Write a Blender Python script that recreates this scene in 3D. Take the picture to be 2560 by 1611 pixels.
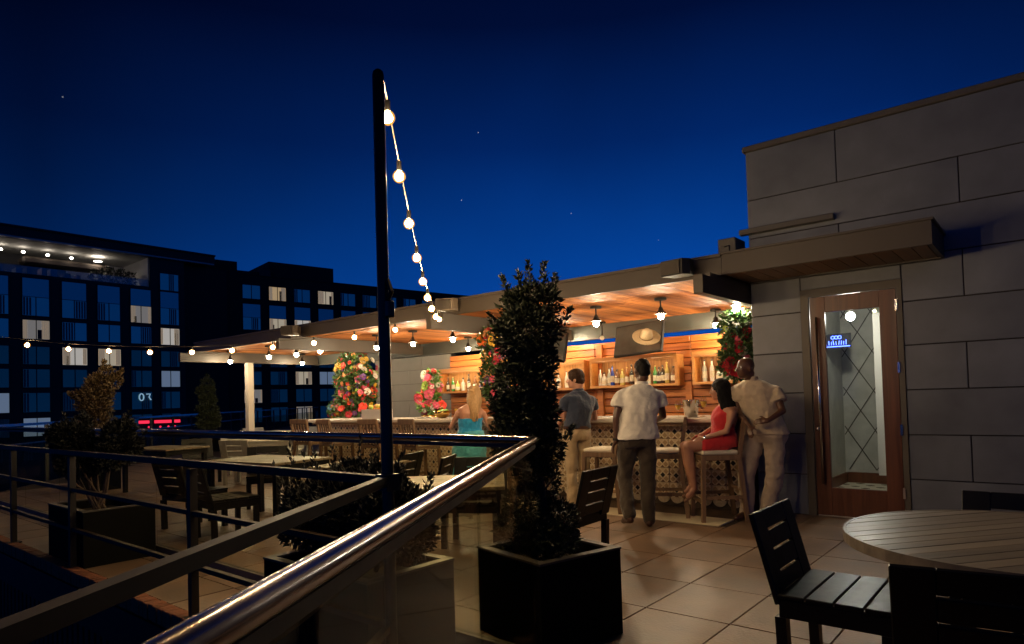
import bpy, bmesh, math, random
from mathutils import Vector, Matrix, Euler
for o in list(bpy.data.objects): bpy.data.objects.remove(o)
SC = bpy.context.scene; COL = SC.collection
V = Vector; R = math.radians; PI = math.pi
rng = random.Random(7)

# ------------------------------------------------------------------ camera
def make_camera():
    yaw, pitch, roll = R(39.708), R(1.56), R(-1.667)
    f = V((-math.sin(yaw)*math.cos(pitch), math.cos(yaw)*math.cos(pitch), math.sin(pitch)))
    r = V((math.cos(yaw), math.sin(yaw), 0)); u = r.cross(f)
    r2 = r*math.cos(roll)+u*math.sin(roll); u2 = -r*math.sin(roll)+u*math.cos(roll)
    cd = bpy.data.cameras.new('camera'); co = bpy.data.objects.new('camera', cd); COL.objects.link(co)
    m = Matrix((r2, u2, -f)).transposed().to_4x4(); m.translation = V((0, 0, 1.38))
    co.matrix_world = m
    cd.sensor_fit = 'HORIZONTAL'; cd.sensor_width = 36; cd.lens = 36*1637.7/2560
    cd.shift_y = 0.0579; cd.clip_start = 0.02; cd.clip_end = 2000
    SC.camera = co
make_camera()

# ------------------------------------------------------------------ dusk sky
W = bpy.data.worlds.new('World'); SC.world = W; W.use_nodes = True
def build_world():
    nt = W.node_tree; nt.nodes.clear(); N = nt.nodes.new; L = nt.links.new
    tc = N('ShaderNodeTexCoord'); sx = N('ShaderNodeSeparateXYZ'); L(tc.outputs['Generated'], sx.inputs[0])
    def math_(op, a, b=None, clamp=False):
        n = N('ShaderNodeMath'); n.operation = op; n.use_clamp = clamp
        for i, x in enumerate((a, b)):
            if x is None: continue
            if isinstance(x, (int, float)): n.inputs[i].default_value = x
            else: L(x, n.inputs[i])
        return n.outputs[0]
    def ramp(fac, stops):
        n = N('ShaderNodeValToRGB'); L(fac, n.inputs[0]); e = n.color_ramp.elements
        while len(e) < len(stops): e.new(0.5)
        for i, (p, c) in enumerate(stops): e[i].position = p; e[i].color = (*c, 1)
        n.color_ramp.interpolation = 'LINEAR'
        return n.outputs[0]
    z = sx.outputs[2]
    # afterglow lies to the north-north-west, beyond the bar
    g = V((-0.50, 0.866, 0))
    dt = math_('ADD', math_('MULTIPLY', sx.outputs[0], g.x), math_('MULTIPLY', sx.outputs[1], g.y))
    hx = math_('SQRT', math_('SUBTRACT', 1.0, math_('MULTIPLY', z, z), True))
    az = math_('DIVIDE', dt, math_('MAXIMUM', hx, 0.02))
    azf = math_('MULTIPLY_ADD', az, 0.5, None) if False else math_('ADD', math_('MULTIPLY', az, 0.5), 0.5, True)
    sky = ramp(math_('MAXIMUM', z, 0.0), [(0.0, SKY[0]), (0.20, SKY[1]), (0.36, SKY[2]), (0.50, SKY[3]), (0.62, SKY[4]), (1.0, SKY[5])])
    azr = ramp(azf, [(0.0, (.50,)*3), (0.50, (.48,)*3), (0.72, (.30,)*3), (0.85, (.25,)*3), (0.935, (.62,)*3), (1.0, (1.0,)*3)])
    mx = N('ShaderNodeMix'); mx.data_type = 'RGBA'; mx.blend_type = 'MULTIPLY'; mx.inputs[0].default_value = 1
    L(sky, mx.inputs[6]); L(azr, mx.inputs[7])
    # thin uneven veil in the upper air
    vn = N('ShaderNodeTexNoise'); vn.inputs['Scale'].default_value = 2.2; vn.inputs['Detail'].default_value = 5; L(tc.outputs['Generated'], vn.inputs['Vector'])
    vr = N('ShaderNodeMapRange'); vr.inputs[1].default_value = .3; vr.inputs[2].default_value = .7; vr.inputs[3].default_value = .86; vr.inputs[4].default_value = 1.12; L(vn.outputs[0], vr.inputs[0])
    ve = N('ShaderNodeVectorMath'); ve.operation = 'SCALE'; L(mx.outputs[2], ve.inputs[0]); L(vr.outputs[0], ve.inputs['Scale'])
    # faint stars
    vo = N('ShaderNodeTexVoronoi'); vo.inputs['Scale'].default_value = 26; L(tc.outputs['Generated'], vo.inputs['Vector'])
    st = math_('LESS_THAN', vo.outputs['Distance'], 0.030)
    sel = N('ShaderNodeSeparateColor'); L(vo.outputs['Color'], sel.inputs[0])
    st = math_('MULTIPLY', st, math_('GREATER_THAN', sel.outputs[0], 0.45))
    st = math_('MULTIPLY', st, math_('MULTIPLY', math_('POWER', sel.outputs[1], 3.0), 0.55))
    ad = N('ShaderNodeMix'); ad.data_type = 'RGBA'; ad.blend_type = 'ADD'; ad.inputs[0].default_value = 1
    L(ve.outputs[0], ad.inputs[6]); L(st, ad.inputs[7])
    bg = N('ShaderNodeBackground'); L(ad.outputs[2], bg.inputs[0]); bg.inputs[1].default_value = 1.0
    L(bg.outputs[0], N('ShaderNodeOutputWorld').inputs[0])
SKY = [(.004, .072, .40), (.0012, .052, .30), (.0005, .018, .125), (.0002, .0042, .034), (.0001, .0016, .013), (.0001, .001, .008)]
build_world()
SC.view_settings.view_transform = 'Standard'; SC.view_settings.look = 'None'
SC.view_settings.exposure = 0.0; SC.view_settings.gamma = 1.0; SC.view_settings.use_curve_mapping = False
SC.render.engine = 'CYCLES'
try:
    SC.cycles.use_denoising = True
    SC.cycles.max_bounces = 10; SC.cycles.transparent_max_bounces = 24; SC.cycles.use_light_tree = True
    SC.cycles.caustics_reflective = False; SC.cycles.caustics_refractive = False; SC.cycles.sample_clamp_indirect = 4
except Exception: pass
BULB_STRING, BULB_FAR, BULB_CEILING, LED = 3000.0, 400.0, 860.0, 10.5

# ------------------------------------------------------------------ materials
MATS = {}
def mat(name, col, rough=.6, metal=0., var=.0, scale=8., bump=0., bscale=40., stretch=None, spec=.5, sheen=0., coat=0.):
    if name in MATS: return MATS[name]
    m = bpy.data.materials.new(name); m.use_nodes = True; nt = m.node_tree; N = nt.nodes.new; L = nt.links.new
    b = nt.nodes['Principled BSDF']; b.inputs['Base Color'].default_value = (*col, 1)
    b.inputs['Roughness'].default_value = rough; b.inputs['Metallic'].default_value = metal
    b.inputs['Specular IOR Level'].default_value = spec
    if sheen: b.inputs['Sheen Weight'].default_value = sheen
    if coat: b.inputs['Coat Weight'].default_value = coat; b.inputs['Coat Roughness'].default_value = .15
    if var or bump:
        tc = N('ShaderNodeTexCoord'); mp = N('ShaderNodeMapping'); L(tc.outputs['Object'], mp.inputs[0])
        if stretch: mp.inputs['Scale'].default_value = stretch
        oi = N('ShaderNodeObjectInfo'); ad = N('ShaderNodeVectorMath'); ad.operation = 'ADD'
        L(mp.outputs[0], ad.inputs[0]); L(oi.outputs['Random'], ad.inputs[1])
    if var:
        n = N('ShaderNodeTexNoise'); n.inputs['Scale'].default_value = scale; n.inputs['Detail'].default_value = 5; L(ad.outputs[0], n.inputs[0])
        r = N('ShaderNodeMapRange'); r.inputs[1].default_value = .25; r.inputs[2].default_value = .75
        r.inputs[3].default_value = 1-var; r.inputs[4].default_value = 1+var; L(n.outputs[0], r.inputs[0])
        r2 = N('ShaderNodeMapRange'); r2.inputs[3].default_value = 1-var*.6; r2.inputs[4].default_value = 1+var*.6; L(oi.outputs['Random'], r2.inputs[0])
        mu = N('ShaderNodeMath'); mu.operation = 'MULTIPLY'; L(r.outputs[0], mu.inputs[0]); L(r2.outputs[0], mu.inputs[1])
        vm = N('ShaderNodeVectorMath'); vm.operation = 'SCALE'; vm.inputs[0].default_value = col; L(mu.outputs[0], vm.inputs['Scale'])
        L(vm.outputs[0], b.inputs['Base Color'])
        rr = N('ShaderNodeMapRange'); rr.inputs[3].default_value = max(.02, rough-.12); rr.inputs[4].default_value = min(1, rough+.12)
        L(n.outputs[0], rr.inputs[0]); L(rr.outputs[0], b.inputs['Roughness'])
    if bump:
        n2 = N('ShaderNodeTexNoise'); n2.inputs['Scale'].default_value = bscale; n2.inputs['Detail'].default_value = 4; L(ad.outputs[0], n2.inputs[0])
        bp = N('ShaderNodeBump'); bp.inputs['Strength'].default_value = bump; bp.inputs['Distance'].default_value = .02; L(n2.outputs[0], bp.inputs['Height']); L(bp.outputs[0], b.inputs['Normal'])
    MATS[name] = m; return m
def emit(name, col, s):
    if name in MATS: return MATS[name]
    m = bpy.data.materials.new(name); m.use_nodes = True; nt = m.node_tree
    b = nt.nodes['Principled BSDF']; b.inputs['Base Color'].default_value = (*[min(1, c) for c in col], 1)
    b.inputs['Emission Color'].default_value = (*col, 1); b.inputs['Emission Strength'].default_value = s
    MATS[name] = m; return m
def glass(name, tint=(.9, .93, .9), refl=.04, rough=.0, ior=1.45):
    if name in MATS: return MATS[name]
    m = bpy.data.materials.new(name); m.use_nodes = True; nt = m.node_tree; nt.nodes.clear(); N = nt.nodes.new; L = nt.links.new
    t = N('ShaderNodeBsdfTransparent'); t.inputs[0].default_value = (*tint, 1)
    g = N('ShaderNodeBsdfGlossy'); g.inputs['Roughness'].default_value = rough
    ge = N('ShaderNodeNewGeometry'); dp = N('ShaderNodeVectorMath'); dp.operation = 'DOT_PRODUCT'; L(ge.outputs['Normal'], dp.inputs[0]); L(ge.outputs['Incoming'], dp.inputs[1])
    def mm(op, p, q):
        n = N('ShaderNodeMath'); n.operation = op; n.use_clamp = True
        for i, x in enumerate((p, q)):
            if isinstance(x, (int, float)): n.inputs[i].default_value = x
            else: L(x, n.inputs[i])
        return n
    ab = N('ShaderNodeMath'); ab.operation = 'ABSOLUTE'; L(dp.outputs['Value'], ab.inputs[0])
    a = mm('ADD', mm('MULTIPLY', mm('POWER', mm('SUBTRACT', 1.0, ab.outputs[0]).outputs[0], 5.0).outputs[0], .36).outputs[0], refl)   # Schlick term
    x = N('ShaderNodeMixShader'); L(a.outputs[0], x.inputs[0]); L(t.outputs[0], x.inputs[1]); L(g.outputs[0], x.inputs[2])
    L(x.outputs[0], N('ShaderNodeOutputMaterial').inputs[0]); MATS[name] = m; return m
def wood(name, c0, c1, axis='Y', rough=.45, scale=1.0):
    if name in MATS: return MATS[name]
    m = bpy.data.materials.new(name); m.use_nodes = True; nt = m.node_tree; N = nt.nodes.new; L = nt.links.new
    b = nt.nodes['Principled BSDF']
    tc = N('ShaderNodeTexCoord'); mp = N('ShaderNodeMapping'); L(tc.outputs['Object'], mp.inputs[0])
    s = {'X': (.7, 14, 14), 'Y': (14, .7, 14), 'Z': (14, 14, .7)}[axis]; mp.inputs['Scale'].default_value = tuple(k*scale for k in s)
    oi = N('ShaderNodeObjectInfo'); sc = N('ShaderNodeVectorMath'); sc.operation = 'SCALE'; sc.inputs[0].default_value = (37, 53, 71); L(oi.outputs['Random'], sc.inputs['Scale'])
    ad = N('ShaderNodeVectorMath'); ad.operation = 'ADD'; L(mp.outputs[0], ad.inputs[0]); L(sc.outputs[0], ad.inputs[1])
    n = N('ShaderNodeTexNoise'); n.inputs['Scale'].default_value = 1.6; n.inputs['Detail'].default_value = 6; n.inputs['Distortion'].default_value = .7; L(ad.outputs[0], n.inputs[0])
    mx = N('ShaderNodeMath'); mx.operation = 'MULTIPLY_ADD'; L(oi.outputs['Random'], mx.inputs[0]); mx.inputs[1].default_value = .36; L(n.outputs[0], mx.inputs[2])
    cr = N('ShaderNodeValToRGB'); e = cr.color_ramp.elements; e[0].position = .38; e[0].color = (*c0, 1); e[1].position = .92; e[1].color = (*c1, 1)
    L(mx.outputs[0], cr.inputs[0]); L(cr.outputs[0], b.inputs['Base Color'])
    rr = N('ShaderNodeMapRange'); rr.inputs[3].default_value = rough-.1; rr.inputs[4].default_value = rough+.15; L(n.outputs[0], rr.inputs[0]); L(rr.outputs[0], b.inputs['Roughness'])
    bp = N('ShaderNodeBump'); bp.inputs['Strength'].default_value = .25; bp.inputs['Distance'].default_value = .01; L(n.outputs[0], bp.inputs['Height']); L(bp.outputs[0], b.inputs['Normal'])
    MATS[name] = m; return m

# ------------------------------------------------------------------ mesh builder
class MB:
    def __init__(s): s.v = []; s.f = []; s.mi = []
    def add(s, vs, fs, k=0):
        n = len(s.v); s.v += [tuple(p) for p in vs]; s.f += [tuple(i+n for i in q) for q in fs]; s.mi += [k]*len(fs); return s
    def box(s, x0, y0, z0, x1, y1, z1, k=0, m=None):
        vs = [V((x, y, z)) for z in (z0, z1) for y in (y0, y1) for x in (x0, x1)]
        if m: vs = [m @ p for p in vs]
        return s.add(vs, [(0, 2, 3, 1), (4, 5, 7, 6), (0, 1, 5, 4), (2, 6, 7, 3), (0, 4, 6, 2), (1, 3, 7, 5)], k)
    def bevbox(s, x0, y0, z0, x1, y1, z1, b, k=0, m=None):
        bm = bmesh.new(); bmesh.ops.create_cube(bm, size=1)
        for q in bm.verts: q.co = V(((x0+x1)/2+q.co.x*(x1-x0), (y0+y1)/2+q.co.y*(y1-y0), (z0+z1)/2+q.co.z*(z1-z0)))
        bmesh.ops.bevel(bm, geom=list(bm.edges), offset=b, segments=1, affect='EDGES')
        bm.verts.index_update(); vs = [(m @ q.co) if m else q.co.copy() for q in bm.verts]
        s.add(vs, [[q.index for q in f.verts] for f in bm.faces], k); bm.free(); return s
    def beam(s, p, q, w, h, k=0, up=V((0, 0, 1))):
        p, q = V(p), V(q); d = (q-p); l = d.length; d.normalize(); sx = d.cross(up)
        if sx.length < 1e-4: sx = d.cross(V((0, 1, 0)))
        sx.normalize(); sz = sx.cross(d)
        m = Matrix((sx, d, sz)).transposed().to_4x4(); m.translation = p
        return s.box(-w/2, 0, -h/2, w/2, l, h/2, k, m)
    def tube(s, pts, r, n=8, k=0, cap=True, rs=None):
        pts = [V(p) for p in pts]; m = len(pts); vs = []; t0 = None
        for i, p in enumerate(pts):
            d = (pts[min(i+1, m-1)]-pts[max(i-1, 0)]).normalized()
            if t0 is None:
                a = d.cross(V((0, 0, 1)));
                if a.length < 1e-3: a = d.cross(V((1, 0, 0)))
                a.normalize()
            else:
                a = t0-d*t0.dot(d); a.normalize()
            t0 = a; b = d.cross(a); rr = rs[i] if rs else r
            vs += [p+(a*math.cos(2*PI*j/n)+b*math.sin(2*PI*j/n))*rr for j in range(n)]
        fs = [(i*n+j, i*n+(j+1) % n, (i+1)*n+(j+1) % n, (i+1)*n+j) for i in range(m-1) for j in range(n)]
        if cap: fs += [tuple(range(n))[::-1], tuple(range((m-1)*n, m*n))]
        return s.add(vs, fs, k)
    def lathe(s, prof, n=12, c=(0, 0, 0), k=0, m=None):
        vs = []; c = V(c)
        for r, z in prof: vs += [c+V((r*math.cos(2*PI*j/n), r*math.sin(2*PI*j/n), z)) for j in range(n)]
        if m: vs = [m @ p for p in vs]
        fs = [(i*n+j, i*n+(j+1) % n, (i+1)*n+(j+1) % n, (i+1)*n+j) for i in range(len(prof)-1) for j in range(n)]
        fs += [tuple(range(n))[::-1], tuple(range((len(prof)-1)*n, len(prof)*n))]
        return s.add(vs, fs, k)
    def ball(s, c, r, n=10, k=0, m=None):
        rx, ry, rz = (r, r, r) if isinstance(r, (int, float)) else r
        h = n//2+1; vs = []; c = V(c); M = m or Matrix.Identity(3)
        for i in range(1, h):
            t = PI*i/h
            vs += [c+M @ V((rx*math.sin(t)*math.cos(2*PI*j/n), ry*math.sin(t)*math.sin(2*PI*j/n), -rz*math.cos(t))) for j in range(n)]
        a = len(vs); vs += [c+M @ V((0, 0, -rz)), c+M @ V((0, 0, rz))]
        fs = [(i*n+j, i*n+(j+1) % n, (i+1)*n+(j+1) % n, (i+1)*n+j) for i in range(h-2) for j in range(n)]
        fs += [(a, (j+1) % n, j) for j in range(n)]+[(a+1, (h-2)*n+j, (h-2)*n+(j+1) % n) for j in range(n)]
        return s.add(vs, fs, k)
    def prism(s, poly, z0, z1, k=0, m=None):
        n = len(poly); vs = [V((x, y, z)) for z in (z0, z1) for x, y in poly]
        if m: vs = [m @ p for p in vs]
        return s.add(vs, [tuple(range(n))[::-1], tuple(range(n, 2*n))]+[(j, (j+1) % n, n+(j+1) % n, n+j) for j in range(n)], k)
    def mesh(s, name, mats, smooth=False):
        me = bpy.data.meshes.new(name); me.from_pydata(s.v, [], s.f)
        for m in (mats if isinstance(mats, (list, tuple)) else [mats]): me.materials.append(m)
        if any(s.mi): me.polygons.foreach_set('material_index', s.mi)
        if smooth: me.polygons.foreach_set('use_smooth', [True]*len(me.polygons))
        me.update(); return me
    def obj(s, name, mats, parent=None, smooth=False): return link(name, s.mesh(name, mats, smooth), parent)
def link(name, data, parent=None, loc=None, rot=None):
    o = bpy.data.objects.new(name, data); COL.objects.link(o)
    if parent: o.parent = parent
    if loc is not None: o.location = loc
    if rot is not None: o.rotation_euler = rot
    return o
def tag(o, label, cat, group=None):
    o['label'] = label; o['category'] = cat
    if group: o['group'] = group
    return o
def thing(name, label, cat, loc=(0, 0, 0), rz=0, group=None):
    o = bpy.data.objects.new(name, None); COL.objects.link(o); o.location = loc; o.rotation_euler = (0, 0, rz)
    o.empty_display_size = .1
    return tag(o, label, cat, group)
def struct(o): o['kind'] = 'structure'; return o
def dup(src, label=None, loc=None, rz=None, group=None):
    def cp(o, par):
        c = o.copy(); COL.objects.link(c); c.parent = par
        for ch in o.children: cp(ch, c)
        return c
    c = cp(src, src.parent)
    if label: c['label'] = label
    if loc is not None: c.location = loc
    if rz is not None: c.rotation_euler = (0, 0, rz)
    if group: c['group'] = group
    return c
ORD = ['first', 'second', 'third', 'fourth', 'fifth', 'sixth', 'seventh', 'eighth', 'ninth', 'tenth', 'eleventh', 'twelfth', 'thirteenth']
def smoothmod(o, ang=40):
    for p in o.data.polygons: p.use_smooth = True
    try: o.data.set_sharp_from_angle(angle=R(ang))
    except Exception: pass
    return o
# ------------------------------------------------------------------ shared materials
M_TILE = mat('terrace_stone', (.190, .124, .084), .42, var=.34, scale=4, bump=.12, bscale=55)
M_GROUT = mat('grout_dark', (.035, .022, .016), .9)
M_PALE = mat('lit_floor_pale', (.66, .58, .42), .6, var=.08, scale=12)
M_MAT = mat('shaded_floor_brown', (.085, .055, .035), .7, var=.2, scale=9)
M_CLAD = mat('cladding_grey', (.138, .156, .190), .46, var=.27, scale=2.2, bump=.12, bscale=2.6, spec=.5)
M_CLADGAP = mat('cladding_gap', (.03, .022, .016), .9)
M_TRIM = mat('metal_trim', (.09, .082, .072), .5, var=.08, scale=4)
M_BEAM = mat('painted_steel_taupe', (.064, .051, .038), .5, var=.06, scale=3)
M_BEAMDK = mat('painted_steel_dark', (.075, .08, .07), .5)
M_SOFFIT = wood('cedar_soffit', (.20, .050, .010), (.66, .235, .048), 'Y', .68, .7)
M_PLANK = wood('cedar_plank', (.17, .036, .008), (.54, .180, .036), 'X', .45, .8)
M_BOX = wood('shelf_oak', (.34, .12, .03), (.58, .26, .07), 'X', .42, .8)
M_DARKWOOD = wood('stool_wood', (.10, .055, .028), (.24, .145, .075), 'Z', .5, 1.0)
M_DOOR = wood('door_mahogany', (.07, .020, .009), (.17, .055, .024), 'Z', .35, .8)
M_BLACK = mat('black_metal', (.012, .011, .010), .38, var=.2, scale=10)
M_BLACKM = mat('black_matte', (.010, .010, .010), .6, var=.2, scale=8)
M_STEEL = mat('brushed_steel', (.40, .32, .29), .19, 1.0, var=.04, scale=6)
M_STEELR = mat('bright_steel', (.75, .72, .68), .14, 1.0)
M_GLASS = glass('clear_glass', (.86, .86, .78), .03)
M_DOORGL = glass('door_glass', (.92, .95, .93), .03)
M_CUSHION = mat('cream_cushion', (.72, .64, .50), .8, bump=.1)
M_COUNTER = mat('counter_stone', (.66, .60, .50), .22, var=.08, scale=20)
M_WHITE = mat('white_paint', (.72, .70, .66), .5)
M_BRICK = mat('red_brick', (.23, .085, .045), .8, var=.25, scale=20, bump=.3)
M_SOIL = mat('dark_soil', (.03, .02, .013), .95, bump=.6)
M_PLANTER = mat('planter_black', (.005, .005, .005), .75, var=.15, scale=6, spec=.06)
M_PLRIM = mat('planter_rim', (.05, .043, .038), .5, var=.12, scale=8)

# ------------------------------------------------------------------ ground far below, terrace floor
g = MB().box(-400, -300, -14.5, 300, 600, -14).obj('street_ground', mat('street_asphalt', (.04, .04, .042), .8, var=.2, scale=.3)); struct(g)

CN = (V((-2.434, 1.986)), V((-1.34, .285)))           # inner edge of the near guard arm
cd = (CN[1]-CN[0]).normalized()
def clip(poly, p, n):
    out = []
    for i in range(len(poly)):
        a, b = poly[i], poly[(i+1) % len(poly)]; da, db = (a-p).dot(n), (b-p).dot(n)
        if da >= 0: out.append(a)
        if da*db < 0: out.append(a+(b-a)*(da/(da-db)))
    return out
def terrace():
    edge = CN[0]+cd*6.5
    far = [V((-14.6, 3.15)), V((-33, 18.5)), V((-60, 41)), V((-20, 41)), V((6, 12)), V((6, -4)), V((edge.x, -4)), V((CN[0].x, CN[0].y)), V((-14.6, 1.99))]
    b = MB(); b.prism([(p.x, p.y) for p in far], -.40, -.010)
    fl = struct(b.obj('terrace_floor', M_GROUT))
    meshes = {}; rest = MB(); cells = []
    nrm = V((-cd.y, cd.x))
    if nrm.dot(V((1, 0))) < 0: nrm = -nrm
    for i in range(-60, 8):
        for j in range(-8, 26):
            x0, y0 = -1.555+.5565*i, 3.84+.672*j; x1, y1 = x0+.5565, y0+.672
            if y0 > 7.6 and x0 > -14.2: continue
            c = V(((x0+x1)/2, (y0+y1)/2))
            gp = .0055
            poly = [V((x0+gp, y0+gp)), V((x1-gp, y0+gp)), V((x1-gp, y1-gp)), V((x0+gp, y1-gp))]
            if c.x < -14.6 and (c-V((-14.6, 3.15))).dot(V((.64, .77))) < .5: continue
            if y0 < 2.02:
                if x1 < -2.6: poly = clip(poly, V((0, 2.03)), V((0, 1)))
                else: poly = clip(poly, CN[0]+nrm*.05, nrm)
            if x0 < -2.75: poly = clip(poly, V((0, 6.60)), V((0, -1))) if (x0 > -11.6) else poly
            poly = clip(poly, V((0, 7.70)), V((0, -1))) if x0 > -3.4 else poly
            if len(poly) < 3: continue
            ar = abs(sum(poly[k].x*poly[(k+1) % len(poly)].y-poly[(k+1) % len(poly)].x*poly[k].y for k in range(len(poly))))/2
            if ar < .004: continue
            d = c.length; fr = c.dot(V((-.639, .769)))
            cells.append((d if fr > -.5 else d+50, c, poly, ar))
    cells.sort(key=lambda t: t[0])
    for n, (d, c, poly, ar) in enumerate(cells):
        if n < 296:
            full = abs(ar-.5495*.665) < 1e-3
            if full and 'q' in meshes: me = meshes['q']
            else:
                q = MB(); q.prism([(p.x-c.x, p.y-c.y) for p in poly], -.02, 0)
                me = q.mesh('tile', M_TILE)
                if full: meshes['q'] = me
            o = link('tile', me, fl, (c.x, c.y, rng.uniform(-.0012, .0012)))
        else: rest.prism([(p.x, p.y) for p in poly], -.02, 0)
    o = rest.obj('distant_tiles', M_TILE, fl); o['kind'] = 'stuff'
terrace()
struct(MB().box(-11.6, 6.605, -.02, -2.755, 7.03, .004).obj('lit_floor_band', M_PALE))  # band of brightly lit floor, its light put into a pale colour
struct(MB().box(-11.6, 7.034, -.02, -2.755, 10.2, .002).obj('bar_floor', M_MAT))  # floor in the counter's shadow, the shade put into a darker brown
struct(MB().box(-2.45, 7.735, -.02, -.80, 10.68, .002).obj('vestibule_floor', mat('vestibule_tile', (.3, .22, .16), .5)))

# ------------------------------------------------------------------ clad rooftop building on the right
YW = 7.708
bld = thing('rooftop_building', 'taupe clad stair building with a glazed wooden door and a small canopy', 'building', (0, 0, 0))
def building():
    b = MB()
    b.box(-2.70, 7.73, -.01, -2.17, 8.0, 4.18); b.box(-1.18, 7.73, -.01, 5, 8.0, 4.18); b.box(-2.17, 7.73, 2.50, -1.18, 8.0, 4.18)
    b.box(-2.70, 8.0, -.01, -2.55, 10.9, 4.18)
    b.box(-2.70, 10.9, -.01, 5, 11.05, 4.18); b.box(4.85, 8.0, -.01, 5, 10.9, 4.18); b.box(-2.55, 8.0, 4.0, 4.85, 10.9, 4.15)
    b.obj('wall_core', M_CLADGAP, bld)
    rows = [0, .449, .900, 1.357, 1.811, 2.258, 2.72, 3.176, 3.628, 4.205]
    hx0, hx1, hz = -2.165, -1.182, 2.496
    for r in range(9):
        z0, z1 = rows[r], rows[r+1]
        off = -.655 if r % 2 else -1.745
        if r == 2: off = .45
        if r == 0: off = -1.745
        xs = sorted([-2.722, 5.0]+[off+2.2*k for k in range(-1, 4) if -2.6 < off+2.2*k < 4.9])
        for a, c in zip(xs, xs[1:]):
            rects = []
            if z0 < hz and c > hx0 and a < hx1:
                if a < hx0: rects.append((a, z0, hx0, z1))
                if c > hx1: rects.append((hx1, z0, c, z1))
                if z1 > hz: rects.append((max(a, hx0), hz, min(c, hx1), z1))
            else: rects.append((a, z0, c, z1))
            for (x0, za, x1, zb) in rects:
                if x1-x0 < .02: continue
                MB().bevbox(x0+.005, YW, za+.005, x1-.005, 7.728, zb-.005, .003).obj('cladding_panel', M_CLAD, bld)
    for r in range(9):      # return wall facing the bar
        MB().box(-2.722, 7.732, rows[r]+.004, -2.702, 10.29, rows[r+1]-.004).obj('cladding_panel', M_CLAD, bld)
    MB().bevbox(-2.75, 7.68, 4.205, 5, 8.05, 4.272, .008).obj('coping', M_TRIM, bld)
    MB().bevbox(-2.80, 7.62, 3.222, -1.775, 7.706, 3.286, .006).obj('ledge_trim', M_TRIM, bld)
    # canopy over the door
    c = MB(); c.box(-2.72, 6.862, 2.652, -.80, 6.90, 2.868); c.box(-.84, 6.90, 2.652, -.80, 7.706, 2.868); c.box(-2.72, 6.90, 2.70, -.84, 7.706, 2.85)
    c.box(-2.72, 6.84, 2.868, -.78, 7.706, 2.890)
    can = c.obj('canopy', M_BEAM, bld)
    x = -2.69
    while x < -.95:
        MB().box(x, 6.905, 2.650, min(x+.150, -.845), 7.60, 2.664).obj('soffit_plank', wood('dark_soffit', (.10, .05, .02), (.22, .12, .055), 'Y', .5), can)
        x += .157
    MB().box(-2.69, 7.62, 2.640, -.82, 7.706, 2.66).obj('soffit_trim', M_TRIM, can)
    # door
    d = MB()
    for a in ((-2.165, 0, -2.085, 2.496), (-1.232, 0, -1.182, 2.496), (-2.085, 2.412, -1.232, 2.496)): d.box(a[0], 7.69, a[1], a[2], 7.80, a[3])
    d.obj('door_frame', mat('frame_bronze', (.10, .085, .065), .5), bld)
    door = MB()
    door.bevbox(-2.078, 7.715, .012, -1.925, 7.76, 2.407, .004); door.bevbox(-1.395, 7.715, .012, -1.240, 7.76, 2.407, .004)
    door.bevbox(-1.925, 7.716, 2.232, -1.395, 7.76, 2.407, .004); door.bevbox(-1.925, 7.716, .012, -1.395, 7.76, .315, .004)
    dr = door.obj('door', M_DOOR, bld)
    MB().box(-1.927, 7.735, .313, -1.393, 7.741, 2.234).obj('glass_pane', M_DOORGL, dr)
    h = MB(); h.tube([(-2.0, 7.665, .36), (-2.0, 7.665, 2.18)], .014, 10); h.tube([(-2.0, 7.665, .5), (-2.0, 7.72, .5)], .008); h.tube([(-2.0, 7.665, 2.05), (-2.0, 7.72, 2.05)], .008)
    h.obj('pull_handle', M_STEELR, dr, True)
    MB().lathe([(.022, 0), (.022, .012), (.012, .016)], 12, m=Matrix.Translation((-2.035, 7.715, .955)) @ Matrix.Rotation(R(90), 4, 'X')).obj('lock_cylinder', M_STEELR, dr, True)
    for z in (2.235, 1.59, .95, .304): MB().box(-1.243, 7.672, z-.055, -1.222, 7.69, z+.055).obj('hinge', M_STEELR, dr)
    # vestibule behind the glass
    q = MB(); q.box(-2.45, 10.65, .003, -.85, 10.70, 2.6); q.box(-2.50, 8.01, .003, -2.45, 10.70, 2.6); q.box(-.85, 8.01, .003, -.80, 10.65, 2.6); q.box(-2.50, 8.01, 2.6, -.80, 10.70, 2.65)
    room = q.obj('vestibule', mat('vestibule_grey', (.50, .50, .45), .6, var=.15, scale=6), bld)
    k = MB()                                                  # quilted lattice of thin battens on the back wall
    for i in range(-9, 12):
        for s in (1, -1):
            x0, z0 = -2.4+.36*i, .2
            a, bb = V((x0, 10.64, z0)), V((x0+s*1.5, 10.64, z0+2.4))
            t0, t1 = 0, 1
            for lo, hi in ((-2.44, -.86),):
                dx = bb.x-a.x
                ta, tb = (lo-a.x)/dx, (hi-a.x)/dx
                t0, t1 = max(t0, min(ta, tb)), min(t1, max(ta, tb))
            if t1-t0 > .05: k.beam(a+(bb-a)*t0, a+(bb-a)*t1, .011, .010, up=V((0, 1, 0)))
    k.obj('quilted_batten', mat('batten_dark', (.07, .06, .045), .5), room)
    MB().box(-2.43, 10.615, .003, -.86, 10.645, .16).obj('skirting_board', M_DOOR, room)
    MB().box(-2.448, 8.02, .003, -2.42, 10.61, .16).obj('skirting_board', M_DOOR, room)
building()
mir = thing('wall_mirror', 'white framed mirror seen through the door glass', 'mirror', (-1.0, 8.6, 0))
f = MB()
for a in ((-.02, -.45, .26, .02, -.36, 2.36), (-.02, .36, .26, .02, .45, 2.36), (-.02, -.36, 2.27, .02, .36, 2.36), (-.02, -.36, .26, .02, .36, .35)): f.box(*a)
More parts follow.
